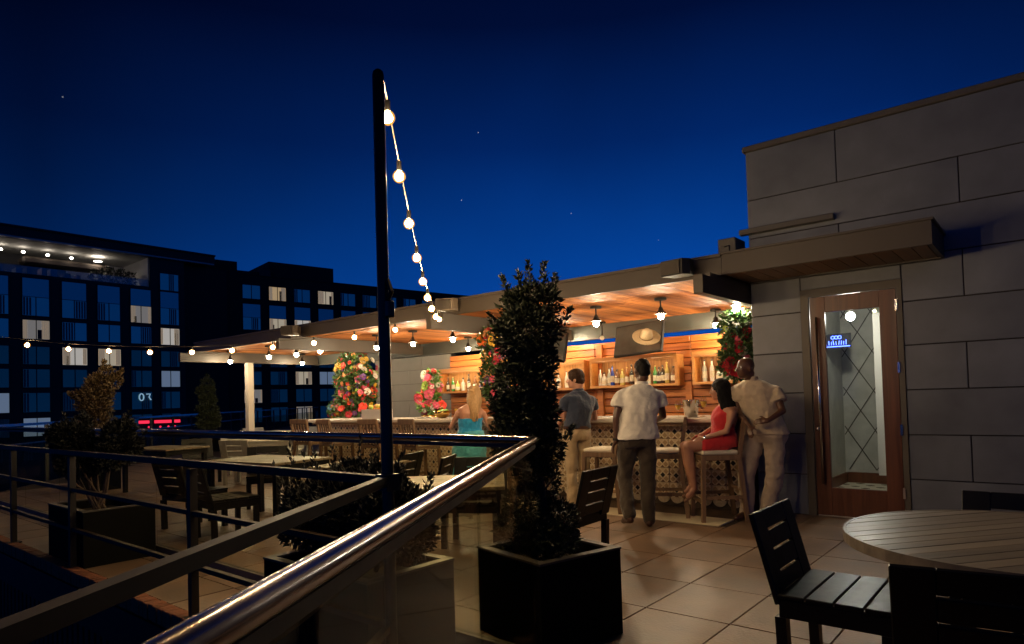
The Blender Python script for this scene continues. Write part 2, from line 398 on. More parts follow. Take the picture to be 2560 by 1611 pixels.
f.obj('mirror_frame', M_WHITE, mir); MB().box(.0, -.36, .35, .015, .36, 2.27).obj('mirror_glass', mat('mirror', (.5, .5, .5), .05, 1.0), mir)
mir.location = (-1.36, 9.6, 0); mir.rotation_euler = (0, 0, R(-84))
fm = thing('door_mat', 'patterned mat lying inside the glazed door', 'mat', (-1.95, 10.25, .003))
q = MB(); q.box(-.55, -.33, 0, .55, .33, .012)
for i in range(7):
    for j in range(4):
        if (i+j) % 2: continue
        q.prism([(-.5+.16*i, -.25+.16*j), (-.44+.16*i, -.30+.16*j), (-.38+.16*i, -.25+.16*j), (-.44+.16*i, -.20+.16*j)], .012, .016, 1)
q.obj('mat_body', [mat('mat_cream', (.62, .58, .45), .8), mat('mat_dark', (.12, .09, .06), .8)], fm)
pl = thing('pendant_lamp', 'small bare bulb pendant hanging inside the vestibule', 'lamp', (-1.86, 8.6, 2.6))
MB().tube([(0, 0, 0), (0, 0, -.30)], .006).obj('cord', M_BLACK, pl); MB().ball((0, 0, -.35), .05).obj('bulb', emit('pendant_glow', (1, .92, .80), 430), pl)
MB().tube([(0, 0, -.30), (0, 0, -.27)], .018).obj('socket', M_STEELR, pl)
ns = thing('sign_reflection', 'blue reflection of a neon sign in the door glass, added as glowing strokes', 'sign', (-2.27, 9.6, 2.02))  # glowing strokes stand in for a sign mirrored in the door glass
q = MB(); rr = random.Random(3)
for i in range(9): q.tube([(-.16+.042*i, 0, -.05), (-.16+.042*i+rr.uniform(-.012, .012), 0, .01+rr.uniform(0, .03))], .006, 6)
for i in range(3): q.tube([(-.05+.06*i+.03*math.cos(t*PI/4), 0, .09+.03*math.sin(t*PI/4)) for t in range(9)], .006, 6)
q.tube([(-.2, 0, -.08), (.24, 0, -.08)], .008, 6); q.obj('reflected_stroke', emit('reflected_blue', (.08, .14, 1), 9), ns)
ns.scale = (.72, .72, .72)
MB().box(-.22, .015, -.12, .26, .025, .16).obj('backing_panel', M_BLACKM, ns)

ub = thing('utility_box', 'grey metal utility box standing on the flat roof beside the clad wall', 'box', (-2.9, 7.5, 2.9))
MB().bevbox(-.11, 0, 0, .10, .32, .29, .008).obj('box_body', M_TRIM, ub)
q = MB(); q.tube([(-.03, -.012, .19), (.03, -.012, .20), (.03, -.012, .02)], .007); q.obj('latch', M_BLACK, ub)

# ------------------------------------------------------------------ bar pavilion: roof, beams, soffit, post
pav = thing('bar_pavilion', 'flat roofed open bar pavilion with a cedar plank ceiling', 'pavilion', (0, 0, 0))
def pavilion():
    b = MB(); b.box(-15.07, 6.90, 2.70, -2.74, 10.4, 2.86); b.obj('roof_slab', M_BEAM, pav)
    b = MB(); b.box(-15.07, 6.862, 2.648, -2.723, 6.898, 2.845); b.box(-15.09, 6.84, 2.847, -2.723, 6.93, 2.882); b.box(-15.07, 6.90, 2.648, -15.03, 10.4, 2.86)
    b.obj('fascia', M_BEAM, pav)
    x = -15.0
    while x < -2.86:
        MB().box(x, 6.902, 2.655+rng.uniform(0, .002), x+.134, 9.88, 2.675).obj('soffit_plank', M_SOFFIT, pav); x += .1405
    for i, x in enumerate((-2.83, -6.84, -10.80, -14.79)):
        q = MB(); q.box(x, 6.37, 2.41, x+.10, 9.85, 2.60); q.box(x+.02, 6.62, 2.60, x+.08, 9.8, 2.652)
        q.obj('roof_beam', M_BEAM, pav)
    MB().box(-15.0, 9.90, 2.405, -2.74, 10.05, 2.66).obj('back_beam', M_BEAMDK, pav)
    q = MB(); q.box(-14.60, 7.80, 0, -14.46, 7.94, 2.408); q.box(-14.64, 7.76, 0, -14.42, 7.98, .02)
    q.obj('post', mat('post_cream', (.55, .48, .38), .5), pav)
    q = MB(); q.box(-10.78, 10.06, 0, -10.64, 10.2, 2.41); q.obj('post', M_BEAMDK, pav)
pavilion()

# ------------------------------------------------------------------ wooden back wall with lit bottle niches
bw = thing('back_bar_wall', 'cedar plank back wall of the bar with lit bottle niches', 'wall', (0, 0, 0))
BOXES = [(-6.305, -4.655, 1.525, 2.03), (-4.40, -2.85, 1.525, 2.02), (-8.25, -6.42, 1.515, 2.03), (-10.10, -8.45, 1.54, 2.03)]
def backwall():
    MB().box(-10.03, 10.06, 0, -2.74, 10.14, 2.30).obj('wall_core', M_BLACKM, bw)
    z = .32; r = 0
    while z < 2.30:
        cuts = [-10.03, -8.3-(r % 2)*.5, -6.36, -4.53, -2.74] if r % 2 else [-10.03, -7.6, -6.36, -4.53, -2.74]
        for a, c in zip(cuts, cuts[1:]):
            MB().bevbox(a+.003, 10.0, z, c-.003, 10.055, min(z+.116, 2.335), .006).obj('plank', M_PLANK, bw)
        z += .1275; r += 1
    for x in (-6.29, -4.62): MB().box(x, 9.955, .3, x+.11, 9.997, 2.30 if x < -5 else 1.52).obj('upright_board', M_PLANK, bw)
    for i, (x0, x1, z0, z1) in enumerate(BOXES):
        t = .04; y0 = 9.74; q = MB()
        q.box(x0, y0, z0, x1, 9.998, z0+t); q.box(x0, y0, z1-t, x1, 9.998, z1); q.box(x0, y0, z0+t, x0+t, 9.998, z1-t); q.box(x1-t, y0, z0+t, x1, 9.998, z1-t)
        n = q.obj('bottle_niche', M_BOX, bw)
        MB().box(x0+t, 9.965, z0+t, x1-t, 9.996, z1-t).obj('niche_back', wood('reed_back', (.16, .07, .02), (.50, .27, .09), 'Z', .6, 1.6), n)
        MB().box(x0+t, y0+.002, z1-t-.028, x1-t, y0+.014, z1-t-.001).obj('led_lip', M_BOX, n); MB().box(x0+.1, y0+.02, z1-t-.012, x1-.1, y0+.04, z1-t-.002).obj('led_strip', emit('led_warm', (1, .76, .40), LED*3), n)
        MB().box(x0, y0, z1+.001, x1, y0+.012, z1+.024).obj('led_lip', M_BOX, n); MB().box(x0+.1, y0+.02, z1+.003, x1-.1, y0+.04, z1+.013).obj('led_strip', emit('led_top', (1, .74, .34), LED*5), n)
backwall()
gw = thing('grey_panel_wall', 'grey panelled wall left of the cedar back wall', 'wall', (0, 0, 0))
MB().box(-12.6, 10.07, 0, -10.05, 10.2, 2.40).obj('wall_core', M_CLADGAP, gw)
for r, z in enumerate((.0, .5, .95, 1.41, 1.79, 2.10)):
    z1 = (.5, .95, 1.41, 1.79, 2.10, 2.40)[r]; xs = [-12.6, -11.41, -10.05] if r % 2 == 0 else [-12.6, -12.0, -10.98, -10.05]
    for a, c in zip(xs, xs[1:]): MB().box(a+.004, 10.04, z+.004, c-.004, 10.07, z1-.004).obj('cladding_panel', mat('panel_grey', (.22, .21, .19), .6, var=.06), gw)

# ------------------------------------------------------------------ bar counter with patterned tiles
def tile_mat():
    m = bpy.data.materials.new('patterned_tile'); m.use_nodes = True; nt = m.node_tree; N = nt.nodes.new; L = nt.links.new
    b = nt.nodes['Principled BSDF']; b.inputs['Roughness'].default_value = .35
    tc = N('ShaderNodeTexCoord'); s = N('ShaderNodeSeparateXYZ'); L(tc.outputs['Object'], s.inputs[0])
    def M(op, a, c=None, d=None):
        n = N('ShaderNodeMath'); n.operation = op
        for i, x in enumerate((a, c, d)):
            if x is None: continue
            if isinstance(x, (int, float)): n.inputs[i].default_value = x
            else: L(x, n.inputs[i])
        return n.outputs[0]
    P = .18
    x = M('DIVIDE', s.outputs[0], P); z = M('DIVIDE', s.outputs[2], P)
    d1 = M('ADD', x, z); d2 = M('SUBTRACT', x, z)
    u = M('FRACT', M('ADD', M('MULTIPLY', d1, 2), 8.5)); v = M('FRACT', M('ADD', M('MULTIPLY', d2, 2), 8.5))
    line = M('MINIMUM', M('MINIMUM', u, M('SUBTRACT', 1, u)), M('MINIMUM', v, M('SUBTRACT', 1, v)))
    isl = M('LESS_THAN', line, .13)
    iu = M('FLOOR', M('ADD', M('MULTIPLY', d1, 2), 8.5)); iv = M('FLOOR', M('ADD', M('MULTIPLY', d2, 2), 8.5))
    ctr = M('LESS_THAN', M('ADD', M('ABSOLUTE', x), M('ABSOLUTE', z)), .25)
    half = M('GREATER_THAN', M('SUBTRACT', u, v), 0)
    def mix(f, a, c):
        n = N('ShaderNodeMix'); n.data_type = 'RGBA'; L(f, n.inputs[0])
        for i, y in ((6, a), (7, c)):
            if isinstance(y, tuple): n.inputs[i].default_value = (*y, 1)
            else: L(y, n.inputs[i])
        return n.outputs[2]
    tri = mix(half, (.74, .60, .38), (.20, .095, .04))
    par = M('MODULO', M('ADD', iu, iv), 2)
    c = mix(par, tri, (.52, .36, .19)); c = mix(ctr, c, (.018, .017, .015)); c = mix(isl, c, (.80, .67, .45))
    edge = M('GREATER_THAN', M('MAXIMUM', M('ABSOLUTE', x), M('ABSOLUTE', z)), .482)
    c = mix(edge, c, (.5, .38, .24)); L(c, b.inputs['Base Color']); return m
M_PTILE = tile_mat()
bar = thing('bar_counter', 'long bar counter clad in patterned brown and cream tiles', 'bar', (0, 0, 0))
def counter():
    MB().box(-11.12, 7.535, 0, -2.76, 8.05, 1.035).obj('bar_body', mat('bar_core', (.10, .07, .045), .7), bar)
    MB().bevbox(-11.20, 7.20, 1.045, -2.745, 8.12, 1.10, .012).obj('counter_top', M_COUNTER, bar)
    MB().box(-11.12, 7.29, 1.005, -2.76, 7.53, 1.043).obj('apron', mat('apron_wood', (.30, .20, .11), .5), bar)
    t = MB(); t.bevbox(-.0885, -.012, -.0885, .0885, .012, .0885, .003); me = t.mesh('tile', M_PTILE)
    sc = MB(); pts = [(.082*math.cos(a*PI/8), -.075*math.sin(a*PI/8)) for a in range(9)]
    sc.prism(pts[::-1], -.012, .012, 0, Matrix.Rotation(R(90), 4, 'X')); ms = sc.mesh('scallop_tile', mat('scallop_cream', (.66, .54, .36), .4, var=.2, scale=20))
    for i in range(46):
        x = -11.03+.18*i
        for j in range(5): link('tile', me, bar, (x, 7.522, .205+.18*j-.005))
        link('scallop_tile', ms, bar, (x, 7.522, .112))
    MB().box(-11.05, 8.6, .0, -2.76, 9.1, .88).obj('back_counter', mat('back_counter_dark', (.07, .055, .045), .5), bar)
    MB().bevbox(-11.08, 8.56, .882, -2.76, 9.14, .92, .008).obj('work_top', M_STEELR, bar)
counter()
M_LEAFD = mat('leaf_dark_yew', (.026, .036, .016), .5, var=.5, scale=30, spec=.4)
M_LEAFJ = mat('leaf_juniper', (.006, .008, .005), .65, var=.4, scale=30)
M_LEAFT = mat('leaf_tan', (.10, .066, .026), .6, var=.35, scale=30)
M_LEAFG = mat('leaf_green', (.085, .10, .035), .55, var=.35, scale=30)
M_LEAFB = mat('leaf_bright', (.04, .085, .022), .4, var=.5, scale=30)
M_BARK = mat('bark', (.09, .06, .04), .85, var=.3, scale=30, bump=.4)
R2 = V((.769, .639, 0)); V2 = V((-.639, .769, 0))
def leafmesh(spots, size, r, up=.4, asp=2.4, curl=.25):
    vs = []; fs = []
    for c, axis in spots:
        d = (axis+V((r.gauss(0, .6), r.gauss(0, .6), r.gauss(up, .5)))).normalized(); s = d.cross(V((r.gauss(0, 1), r.gauss(0, 1), r.gauss(0, 1))))
        if s.length < .05: continue
        s.normalize(); n = d.cross(s); l = size*r.uniform(.6, 1.3); w = l/asp
        k = len(vs); vs += [c, c+d*l*.5+s*w*.5+n*l*curl*.3, c+d*l, c+d*l*.5-s*w*.5+n*l*curl*.3]; fs.append((k, k+1, k+2, k+3))
    return vs, fs
def blob_spots(blobs, n, r, shell=.45):
    tot = sum(b[1][0]*b[1][1]*b[1][2] for b in blobs)**1; out = []
    for c, rad in blobs:
        m = int(n*rad[0]*rad[1]*rad[2]/tot)
        for _ in range(m):
            d = V((r.gauss(0, 1), r.gauss(0, 1), r.gauss(0, 1))).normalized(); k = shell+(1-shell)*r.random()**.6
            p = V((d.x*rad[0]*k, d.y*rad[1]*k, d.z*rad[2]*k)); out.append((c+p, d))
    return out
# ------------------------------------------------------------------ hotels across the street
M_HOTEL = mat('hotel_dark', (.050, .050, .050), .7, var=.12, scale=.4)
M_HOTEL2 = mat('hotel_brown', (.026, .022, .020), .75, var=.12, scale=.4)
M_FRAME = mat('window_frame_dark', (.02, .02, .022), .5)
def coated(name, tint, k, under):
    m = bpy.data.materials.new(name); m.use_nodes = True; nt = m.node_tree; nt.nodes.clear(); N = nt.nodes.new; L = nt.links.new
    g = N('ShaderNodeBsdfGlossy'); g.inputs[0].default_value = (*tint, 1); g.inputs['Roughness'].default_value = .04
    d = N('ShaderNodeBsdfDiffuse'); d.inputs[0].default_value = (*under, 1)
    tc = N('ShaderNodeTexCoord'); n = N('ShaderNodeTexNoise'); n.inputs['Scale'].default_value = .35; L(tc.outputs['Object'], n.inputs[0])
    bp = N('ShaderNodeBump'); bp.inputs['Strength'].default_value = .10; bp.inputs['Distance'].default_value = .2; L(n.outputs[0], bp.inputs['Height']); L(bp.outputs[0], g.inputs['Normal'])
    x = N('ShaderNodeMixShader'); x.inputs[0].default_value = k; L(d.outputs[0], x.inputs[1]); L(g.outputs[0], x.inputs[2])
    L(x.outputs[0], N('ShaderNodeOutputMaterial').inputs[0]); return m
M_SPAN = coated('spandrel_glass', (.6, .92, .85), .5, (.04, .06, .07))
M_PANE = coated('window_glass', (.62, 1, .80), .62, (.16, .20, .21))
M_PANELOW = coated('window_glass_low', (.6, 1, .62), .30, (.10, .14, .14))  # lower panes made duller, standing in for the dark buildings they reflect
M_LIT = emit('room_warm', (1, .84, .58), .32); M_LIT2 = emit('room_amber', (1, .70, .36), .34); M_LIT3 = emit('room_white', (1, .93, .80), .36); M_LITDIM = emit('room_dim', (.9, .82, .68), .15); M_COOL = emit('room_cool', (.55, .75, 1), .16)
M_CURTDK = mat('curtain_dusk', (.20, .22, .22), .9); M_CURT = emit('curtain_backlit', (1, .78, .52), .17)
def window(parent, o, ax, up, out, w, z0, z1, kind, sp=None):
    """frame with recessed panes; o = lower left corner on the wall, ax along wall, out = outward"""
    def P(a, z, d): return o+ax*a+V((0, 0, z-o.z))+out*d
    def quadbox(b, a0, a1, za, zb, d0, d1, k=0):
        vs = [P(a, z, d) for z in (za, zb) for d in (d0, d1) for a in (a0, a1)]
        b.add(vs, [(0, 2, 3, 1), (4, 5, 7, 6), (0, 1, 5, 4), (2, 6, 7, 3), (0, 4, 6, 2), (1, 3, 7, 5)], k)
    top = sp if sp else z1
    f = MB(); t = .07
    quadbox(f, -t, 0, z0-t, top+t, .0, .16); quadbox(f, w, w+t, z0-t, top+t, .0, .16); quadbox(f, 0, w, z0-t, z0, .0, .16); quadbox(f, 0, w, top, top+t, .0, .16)
    quadbox(f, w*.5-.04, w*.5+.04, z0, z1, .02, .12)
    if sp: quadbox(f, 0, w, z1, z1+.06, .02, .10)
    fo = f.obj('window', M_FRAME, parent)
    if kind == 'lit': kind = rng.choice(('lit', 'lit', 'lit2', 'lit3'))
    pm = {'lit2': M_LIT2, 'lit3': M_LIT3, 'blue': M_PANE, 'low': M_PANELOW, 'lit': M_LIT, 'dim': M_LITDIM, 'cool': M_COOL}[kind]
    for a0, a1 in ((0, w*.5-.04), (w*.5+.04, w)):
        b = MB(); quadbox(b, a0, a1, z0, z1, .03, .05); b.obj('pane', pm, fo)
    if sp: b = MB(); quadbox(b, 0, w, z1+.06, sp, .03, .05); b.obj('spandrel', M_SPAN, fo)
    if kind in ('blue', 'low') and rng.random() < .7:       # half drawn pale curtains behind the coated panes
        b = MB(); a0 = rng.choice((.03, .56))*w
        for i in range(rng.choice((2, 3, 4))): quadbox(b, a0+.11*i*w, a0+(.11*i+.075)*w, z0+.04, z1-.05, .052, .056)
        b.obj('curtain', M_CURTDK, fo)
    if kind in ('lit', 'lit2', 'lit3', 'dim'):
        r = rng.random(); wl_, wr_ = w*rng.uniform(.08, .40), w*rng.uniform(.05, .30)
        for lo, hi in ((0.02*w, wl_), (w-wr_, w*.98)):
            n = max(2, int((hi-lo)/.16)); b = MB()
            for i in range(n): quadbox(b, lo+(hi-lo)*i/n, lo+(hi-lo)*(i+1)/n, z0+.03+rng.uniform(0, .05), z1-.04, .055, .070+.02*(i % 2))
            b.obj('curtain', M_CURT, fo)
        b = MB(); a0 = w*(.55+.25*rng.random()) if r < .5 else w*.12
        quadbox(b, a0, a0+w*.16, z0+.02, z0+(z1-z0)*(.35+.4*rng.random()), .055, .07); b.obj('furniture_shape', M_FRAME, fo)
    return fo
XF = -95.0
h1 = thing('hotel_building', 'tall dark hotel with an open lit rooftop lounge', 'building', (XF, 0, 0))
def hotel1():
    b = MB(); b.box(-40, -20, -14.2, 0, 41.9, 18.22); b.obj('wall', M_HOTEL, h1)
    b = MB(); b.box(-40, 37.3, 18.22, 0, 41.9, 22.5); b.box(-40, -20, 18.22, -9, 37.3, 22.3); b.obj('upper_wall', M_HOTEL, h1)
    b = MB(); b.box(-40, -20, 22.5, .6, 46.1, 23.55); b.box(-40, -20, 23.55, .9, 46.1, 23.75); b.obj('roof', M_HOTEL, h1)
    MB().box(-.05, -20, 22.30, .62, 46.0, 22.49).obj('fascia_strip', mat('fascia_pale', (.5, .55, .6), .5), h1)
    MB().box(-8.9, -20, 22.26, -.06, 37.2, 22.48).obj('lounge_ceiling', mat('lounge_white', (.62, .62, .6), .7), h1)
    MB().box(-8.98, 30, 18.25, -8.9, 37.2, 22.2).obj('lounge_wall', mat('lounge_pale', (.6, .58, .54), .7), h1)
    MB().box(-8.9, 37.2, 18.25, -.3, 37.28, 22.25).obj('lounge_wall', mat('lounge_pale', (.6, .58, .54), .7), h1)
    MB().bevbox(-6.5, 24.0, 20.3, -4.5, 34.2, 21.35, .3).obj('suspended_bar_hood', mat('hood_brown', (.06, .045, .035), .5), h1)
    b = MB(); b.box(-.35, -20, 18.25, -.30, 37.2, 19.2); b.obj('glass_balustrade', glass('lounge_glass', (.8, .85, .9), .12), h1)
    for i, y in enumerate((13.2, 16.4, 19.1, 21.69, 23.98, 26.58, 29.2, 32.3)):
        l = MB().ball((-4, y, 21.62), (.20, .20, .15) if i < 7 else (.5, .5, .05)).obj('ceiling_lamp', emit('lounge_lamp', (1, .86, .70), 20), h1)
    b = MB(); r = random.Random(5)
    for i in range(26):
        y = -2+1.35*i+r.uniform(-.3, .3)
        if y < 30.5: b.box(-2.2-r.random(), y, 18.25, -1.2, y+r.uniform(.4, .9), 18.25+r.uniform(.6, 1.15), i % 3)
    b.obj('lounge_seating', [mat('seat_grey', (.3, .32, .36), .8), mat('seat_dark', (.05, .045, .05), .8), mat('seat_blush', (.3, .2, .2), .8)], h1)
    sp = blob_spots([(V((-2.5, 31.6+1.05*i, 19.2+.25*(i % 3))), (.9, .8, 1.0+.3*(i % 2))) for i in range(5)], 900, random.Random(8))
    vs, fs = leafmesh(sp, .42, random.Random(9)); MB().add(vs, fs).obj('terrace_shrub', M_LEAFD, h1)
    rows = [(13.17, 15.42, 17.72), (10.34, 12.62, None), (7.28, 9.42, None), (4.48, 6.68, None), (1.5, 3.8, None), (-1.4, .75, None), (-4.3, -2.1, None)]
    cols = [(15.2, 17.7), (19.0, 21.5), (22.86, 25.59), (26.93, 29.62), (30.88, 33.53), (34.81, 37.39), (38.6, 41.1)]
    lit = {(2, 1): 'dim', (3, 2): 'lit', (4, 2): 'lit', (5, 0): 'dim', (6, 1): 'lit', (2, 4): 'low', (6, 3): 'cool', (4, 3): 'low', (1, 4): 'cool', (2, 5): 'cool'}
    for ci, (ya, yb) in enumerate(cols):
        for ri, (z0, z1, sp) in enumerate(rows):
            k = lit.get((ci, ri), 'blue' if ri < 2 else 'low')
            window(h1, V((XF, ya, z0))-h1.location, V((0, 1, 0)), None, V((1, 0, 0)), yb-ya, z0, z1, k, sp)
    window(h1, V((0, 38.6, 17.93)), V((0, 1, 0)), None, V((1, 0, 0)), 2.5, 17.95, 20.28, 'blue')
hotel1()
def digits():
    # mirrored reflection in a lower hotel window, painted as glowing numeral strokes
    b = MB(); x = .14
    b.tube([(x, 36.0+.28*math.cos(t*PI/8), 3.1+.46*math.sin(t*PI/8)) for t in range(17)], .075, 6)
    b.tube([(x, 36.62, 3.5), (x, 37.12, 3.52), (x, 36.95, 3.1), (x, 37.2, 2.7)], .075, 6)
    b.obj('reflected_numerals', emit('numeral_blue', (.45, .75, 1), .45), h1)
digits()
F2 = V((-96.72, 51.47, 0)); d2 = V((math.sin(R(9.9)), math.cos(R(9.9)), 0)); o2 = V((d2.y, -d2.x, 0))
h2 = thing('hotel_building', 'lower brown hotel wing with a row of curtained windows above the bar roof', 'building', F2, 0)
def hotel2():
    def slab(name, a0, a1, z0, z1, dep, m, off=0):
        vs = [d2*a+o2*(-d)+V((0, 0, z)) for z in (z0, z1) for d in (off, dep) for a in (a0, a1)]
        return MB().add(vs, [(0, 2, 3, 1), (4, 5, 7, 6), (0, 1, 5, 4), (2, 6, 7, 3), (0, 4, 6, 2), (1, 3, 7, 5)]).obj(name, m, h2)
    slab('wall', -10, 48, -14.2, 22.0, 25, M_HOTEL2)
    slab('parapet', -10, -.7, 22.0, 23.9, 25, M_HOTEL2); slab('parapet', -.7, 5, 22.0, 22.6, 25, M_HOTEL2)
    slab('penthouse', 4.2, 15.2, 22.0, 24.5, 12, M_HOTEL2); slab('roof_edge', -.7, 48, 22.0, 22.15, 25, M_HOTEL2, -.15)
    slab('vent_grille', 2.6, 4.4, 22.05, 23.0, -.2, M_FRAME, -.05)
    rows = [(18.3, 20.43, None), (13.43, 15.32, 17.45), (10.5, 12.5, None), (7.6, 9.7, None), (4.78, 6.86, None), (1.97, 4.02, None), (-1.1, 1.15, None)]
    cols = [.03+4.1*i for i in range(9)]
    lit = {(1, 0): 'lit', (3, 0): 'lit', (1, 1): 'lit', (2, 1): 'lit', (2, 4): 'lit', (0, 5): 'dim', (2, 6): 'dim', (3, 4): 'cool', (5, 4): 'low'}
    for c, a in enumerate(cols):
        for r, (z0, z1, sp) in enumerate(rows):
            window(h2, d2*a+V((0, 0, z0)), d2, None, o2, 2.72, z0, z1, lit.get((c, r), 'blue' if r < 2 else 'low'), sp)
hotel2()
# dark link block closing the corner between the two hotels
lk = tag(MB().box(-140, 41.95, -14.2, -96.6, 49.0, 22.2).obj('link_building', M_BLACKM), 'windowless dark block in the corner between the two hotels', 'building')
ksk = thing('roof_kiosk', 'low kiosk with a glowing red sign strip beyond the far railing', 'kiosk', (-47.0, 19.2, 0), R(-38))
def kiosk():
    MB().box(-1.2, -1.4, -14, 1.0, 1.4, .35).obj('kiosk_body', mat('kiosk_dark', (.05, .045, .045), .6), ksk)
    MB().box(-1.5, -1.7, .80, 1.25, 1.7, .95).obj('kiosk_roof', mat('kiosk_beige', (.4, .32, .24), .6), ksk)
    MB().box(-.9, -1.3, .35, .7, 1.3, .80).obj('sign_box', M_BLACKM, ksk)
    for a, b in ((-1.3, -.65), (-.35, 1.25)): MB().box(.705, a, .46, .74, b, .66).obj('sign_strip', emit('neon_red', (1, .03, .08), 1.1), ksk)
    for y in (-.6, .1, .6, 1.0): MB().ball((1.02, y, .22), .07, 6).obj('red_lamp', emit('neon_red', (1, .03, .08), 1.1), ksk)
kiosk()

# ------------------------------------------------------------------ railings
HR = 1.165
cA = V((-2.10, 2.690)); dA = V((1.300, -2.120)).normalized()
def glassrail(name, label, a, b, joints, clampz=.05):
    t = thing(name, label, 'railing', (0, 0, 0), 0, 'stainless and glass guard railings')
    a3, b3 = V((a.x, a.y, HR)), V((b.x, b.y, HR)); d = (b3-a3).normalized()
    r = MB(); r.tube([a3+(b3-a3)*(i/12) for i in range(13)], .0215, 24); smoothmod(r.obj('handrail', M_STEEL, t))
    q = MB(); q.beam(a3-V((0, 0, .033)), b3-V((0, 0, .033)), .018, .022); q.obj('glass_clip_channel', M_BLACK, t)
    q = MB(); q.beam(V((a.x, a.y, .035)), V((b.x, b.y, .035)), .055, .07); q.obj('bottom_channel', M_TRIM, t)
    pts = [0]+joints+[(b-a).length]
    for s, e in zip(pts, pts[1:]):
        p, q2 = a+(b-a).normalized()*(s+.008), a+(b-a).normalized()*(e-.008)
        g = MB(); g.beam(V((p.x, p.y, .60)), V((q2.x, q2.y, .60)), .010, 1.06); g.obj('glass_panel', M_GLASS, t)
    return t
glassrail('glass_railing', 'thick steel handrail with glass sweeping past the camera to the planter corner', cA+dA*3.9, cA, [1.2, 2.4])
glassrail('glass_railing', 'steel handrail with glass running from the planter corner to the far left', cA+V((-.02, 0)), V((-14.4, 2.70)), [.3+1.45*i for i in range(1, 9)])
def farrail():
    t = thing('glass_railing', 'thin far glass railing along the outer terrace edge', 'railing', (0, 0, 0), 0, 'stainless and glass guard railings')
    pts = [V((-14.4, 2.95)), V((-33, 18.3)), V((-50, 33.4))]
    for p, q in zip(pts, pts[1:]):
        n = int((q-p).length/2.0); d = (q-p)/n
        MB().beam(V((p.x, p.y, HR)), V((q.x, q.y, HR)), .07, .05).obj('handrail', M_STEEL, t)
        MB().beam(V((p.x, p.y, .80)), V((q.x, q.y, .80)), .04, .03).obj('mid_rail', M_STEEL, t)
        for i in range(n): MB().box(p.x+d.x*i-.03, p.y+d.y*i-.03, -.02, p.x+d.x*i+.03, p.y+d.y*i+.03, HR).obj('post', M_BLACK, t)
        MB().beam(V((p.x, p.y, .42)), V((q.x, q.y, .42)), .01, .7).obj('glass_panel', M_GLASS, t)
farrail()
M_RAIL = mat('guard_bronze', (.034, .024, .018), .5, .0, var=.12, scale=6, spec=.25)
M_RAILP = mat('guard_post_dark', (.010, .008, .007), .5)
def guard(label, a, b, posts, jut=0):
    t = thing('metal_guardrail', label, 'railing', (0, 0, 0), 0, 'dark metal guards round the light well')
    for nm, z, h, w in (('top_rail', 1.016, .042, .046), ('mid_rail', .69, .030, .035), ('bottom_rail', .34, .030, .035)):
        MB().beam(V((a.x, a.y, z)), V((b.x, b.y, z)), w, h).obj(nm, M_RAIL, t)
    d = (b-a).normalized(); n = V((-d.y, d.x))
    for s in posts:
        p = a+d*s; q = MB(); q.beam(V((p.x, p.y, -.02)), V((p.x, p.y, .98)), .05, .05, up=V((d.x, d.y, 0))); q.beam(V((p.x, p.y, 0)), V((p.x, p.y, .012)), .12, .12, up=V((d.x, d.y, 0)))
        q.obj('post', M_RAILP, t)
    return t
cC = V((-2.434, 1.986))
guard('dark metal guard running left from the light pole in front of the black planters', cC+V((-.05, 0)), V((-11.6, 1.986)), [1.95, 4.30, 6.15, 8.0])
guard('dark metal guard running from the light pole down to the lower left corner', cC+cd*.05, cC+cd*4.6, [2.6, 4.4])
bc = thing('brick_curb', 'red brick curb edging the light well', 'curb', (0, 0, 0))
q = MB(); q.bevbox(-.034, -.05, -.10, .034, .05, .012, .004); bm_ = q.mesh('brick', M_BRICK)
for i in range(118): link('brick', bm_, bc, (-2.52-.076*i, 1.962+rng.uniform(-.003, .003), rng.uniform(-.003, .003)), (0, 0, rng.uniform(-.03, .03)))
for i in range(56):
    p = cC+cd*(.05+.076*i); link('brick', bm_, bc, (p.x-.02, p.y, rng.uniform(-.003, .003)), (0, 0, math.atan2(cd.y, cd.x)+rng.uniform(-.03, .03)))
MB().box(-11.6, 2.01, -.35, -2.5, 2.05, -.13).obj('backing_ledge', M_BLACKM, bc)
# slotted screen lining the light well
sw = thing('slotted_screen', 'dark screen with narrow vertical slots inside the light well', 'screen', (0, 0, 0))
def screen():
    M_SL = mat('screen_black', (.012, .011, .011), .6); M_BK = mat('slot_grey', (.85, .88, .88), .7, var=.2, scale=18)
    MB().box(-9.5, 2.00, -3.2, -2.5, 2.03, -.14).obj('backing_panel', M_BK, sw)
    MB().box(-9.5, 1.93, -.42, -2.5, 1.97, -.13).obj('header', M_SL, sw)
    MB().box(-9.5, 1.93, -1.02, -2.5, 1.97, -.92).obj('cross_rail', M_SL, sw)
    b = MB(); b.box(-.042, 0, -.92, .042, .03, -.42); me = b.mesh('slat', M_SL)
    for i in range(52): link('slat', me, sw, (-9.4+.135*i, 1.935, 0))
    b = MB()
    for i in range(64):
        x = -9.5+.11*i
        for s in (1, -1): b.beam(V((x, 1.95+.012*s, -1.02)), V((x+s*1.2, 1.95+.012*s, -2.4)), .05, .02, up=V((0, 1, 0)))
    o = b.obj('lattice', M_SL, sw); o['kind'] = 'stuff'
    n = V((cd.y, -cd.x)); 
screen()
wl = MB()
p0, p1 = cC+cd*.02, cC+cd*6
wl.beam(V((p0.x+.12, p0.y, -1.8)), V((p1.x+.12, p1.y, -1.8)), .06, 3.3); wl.box(-11.7, 1.9, -3.4, -9.5, 2.05, -.2)
struct(wl.obj('light_well_wall', M_BLACKM))
struct(MB().box(-11.7, -6, -3.5, -1, 2, -3.4).obj('light_well_floor', mat('well_floor', (.05, .05, .05), .8, var=.3, scale=3)))

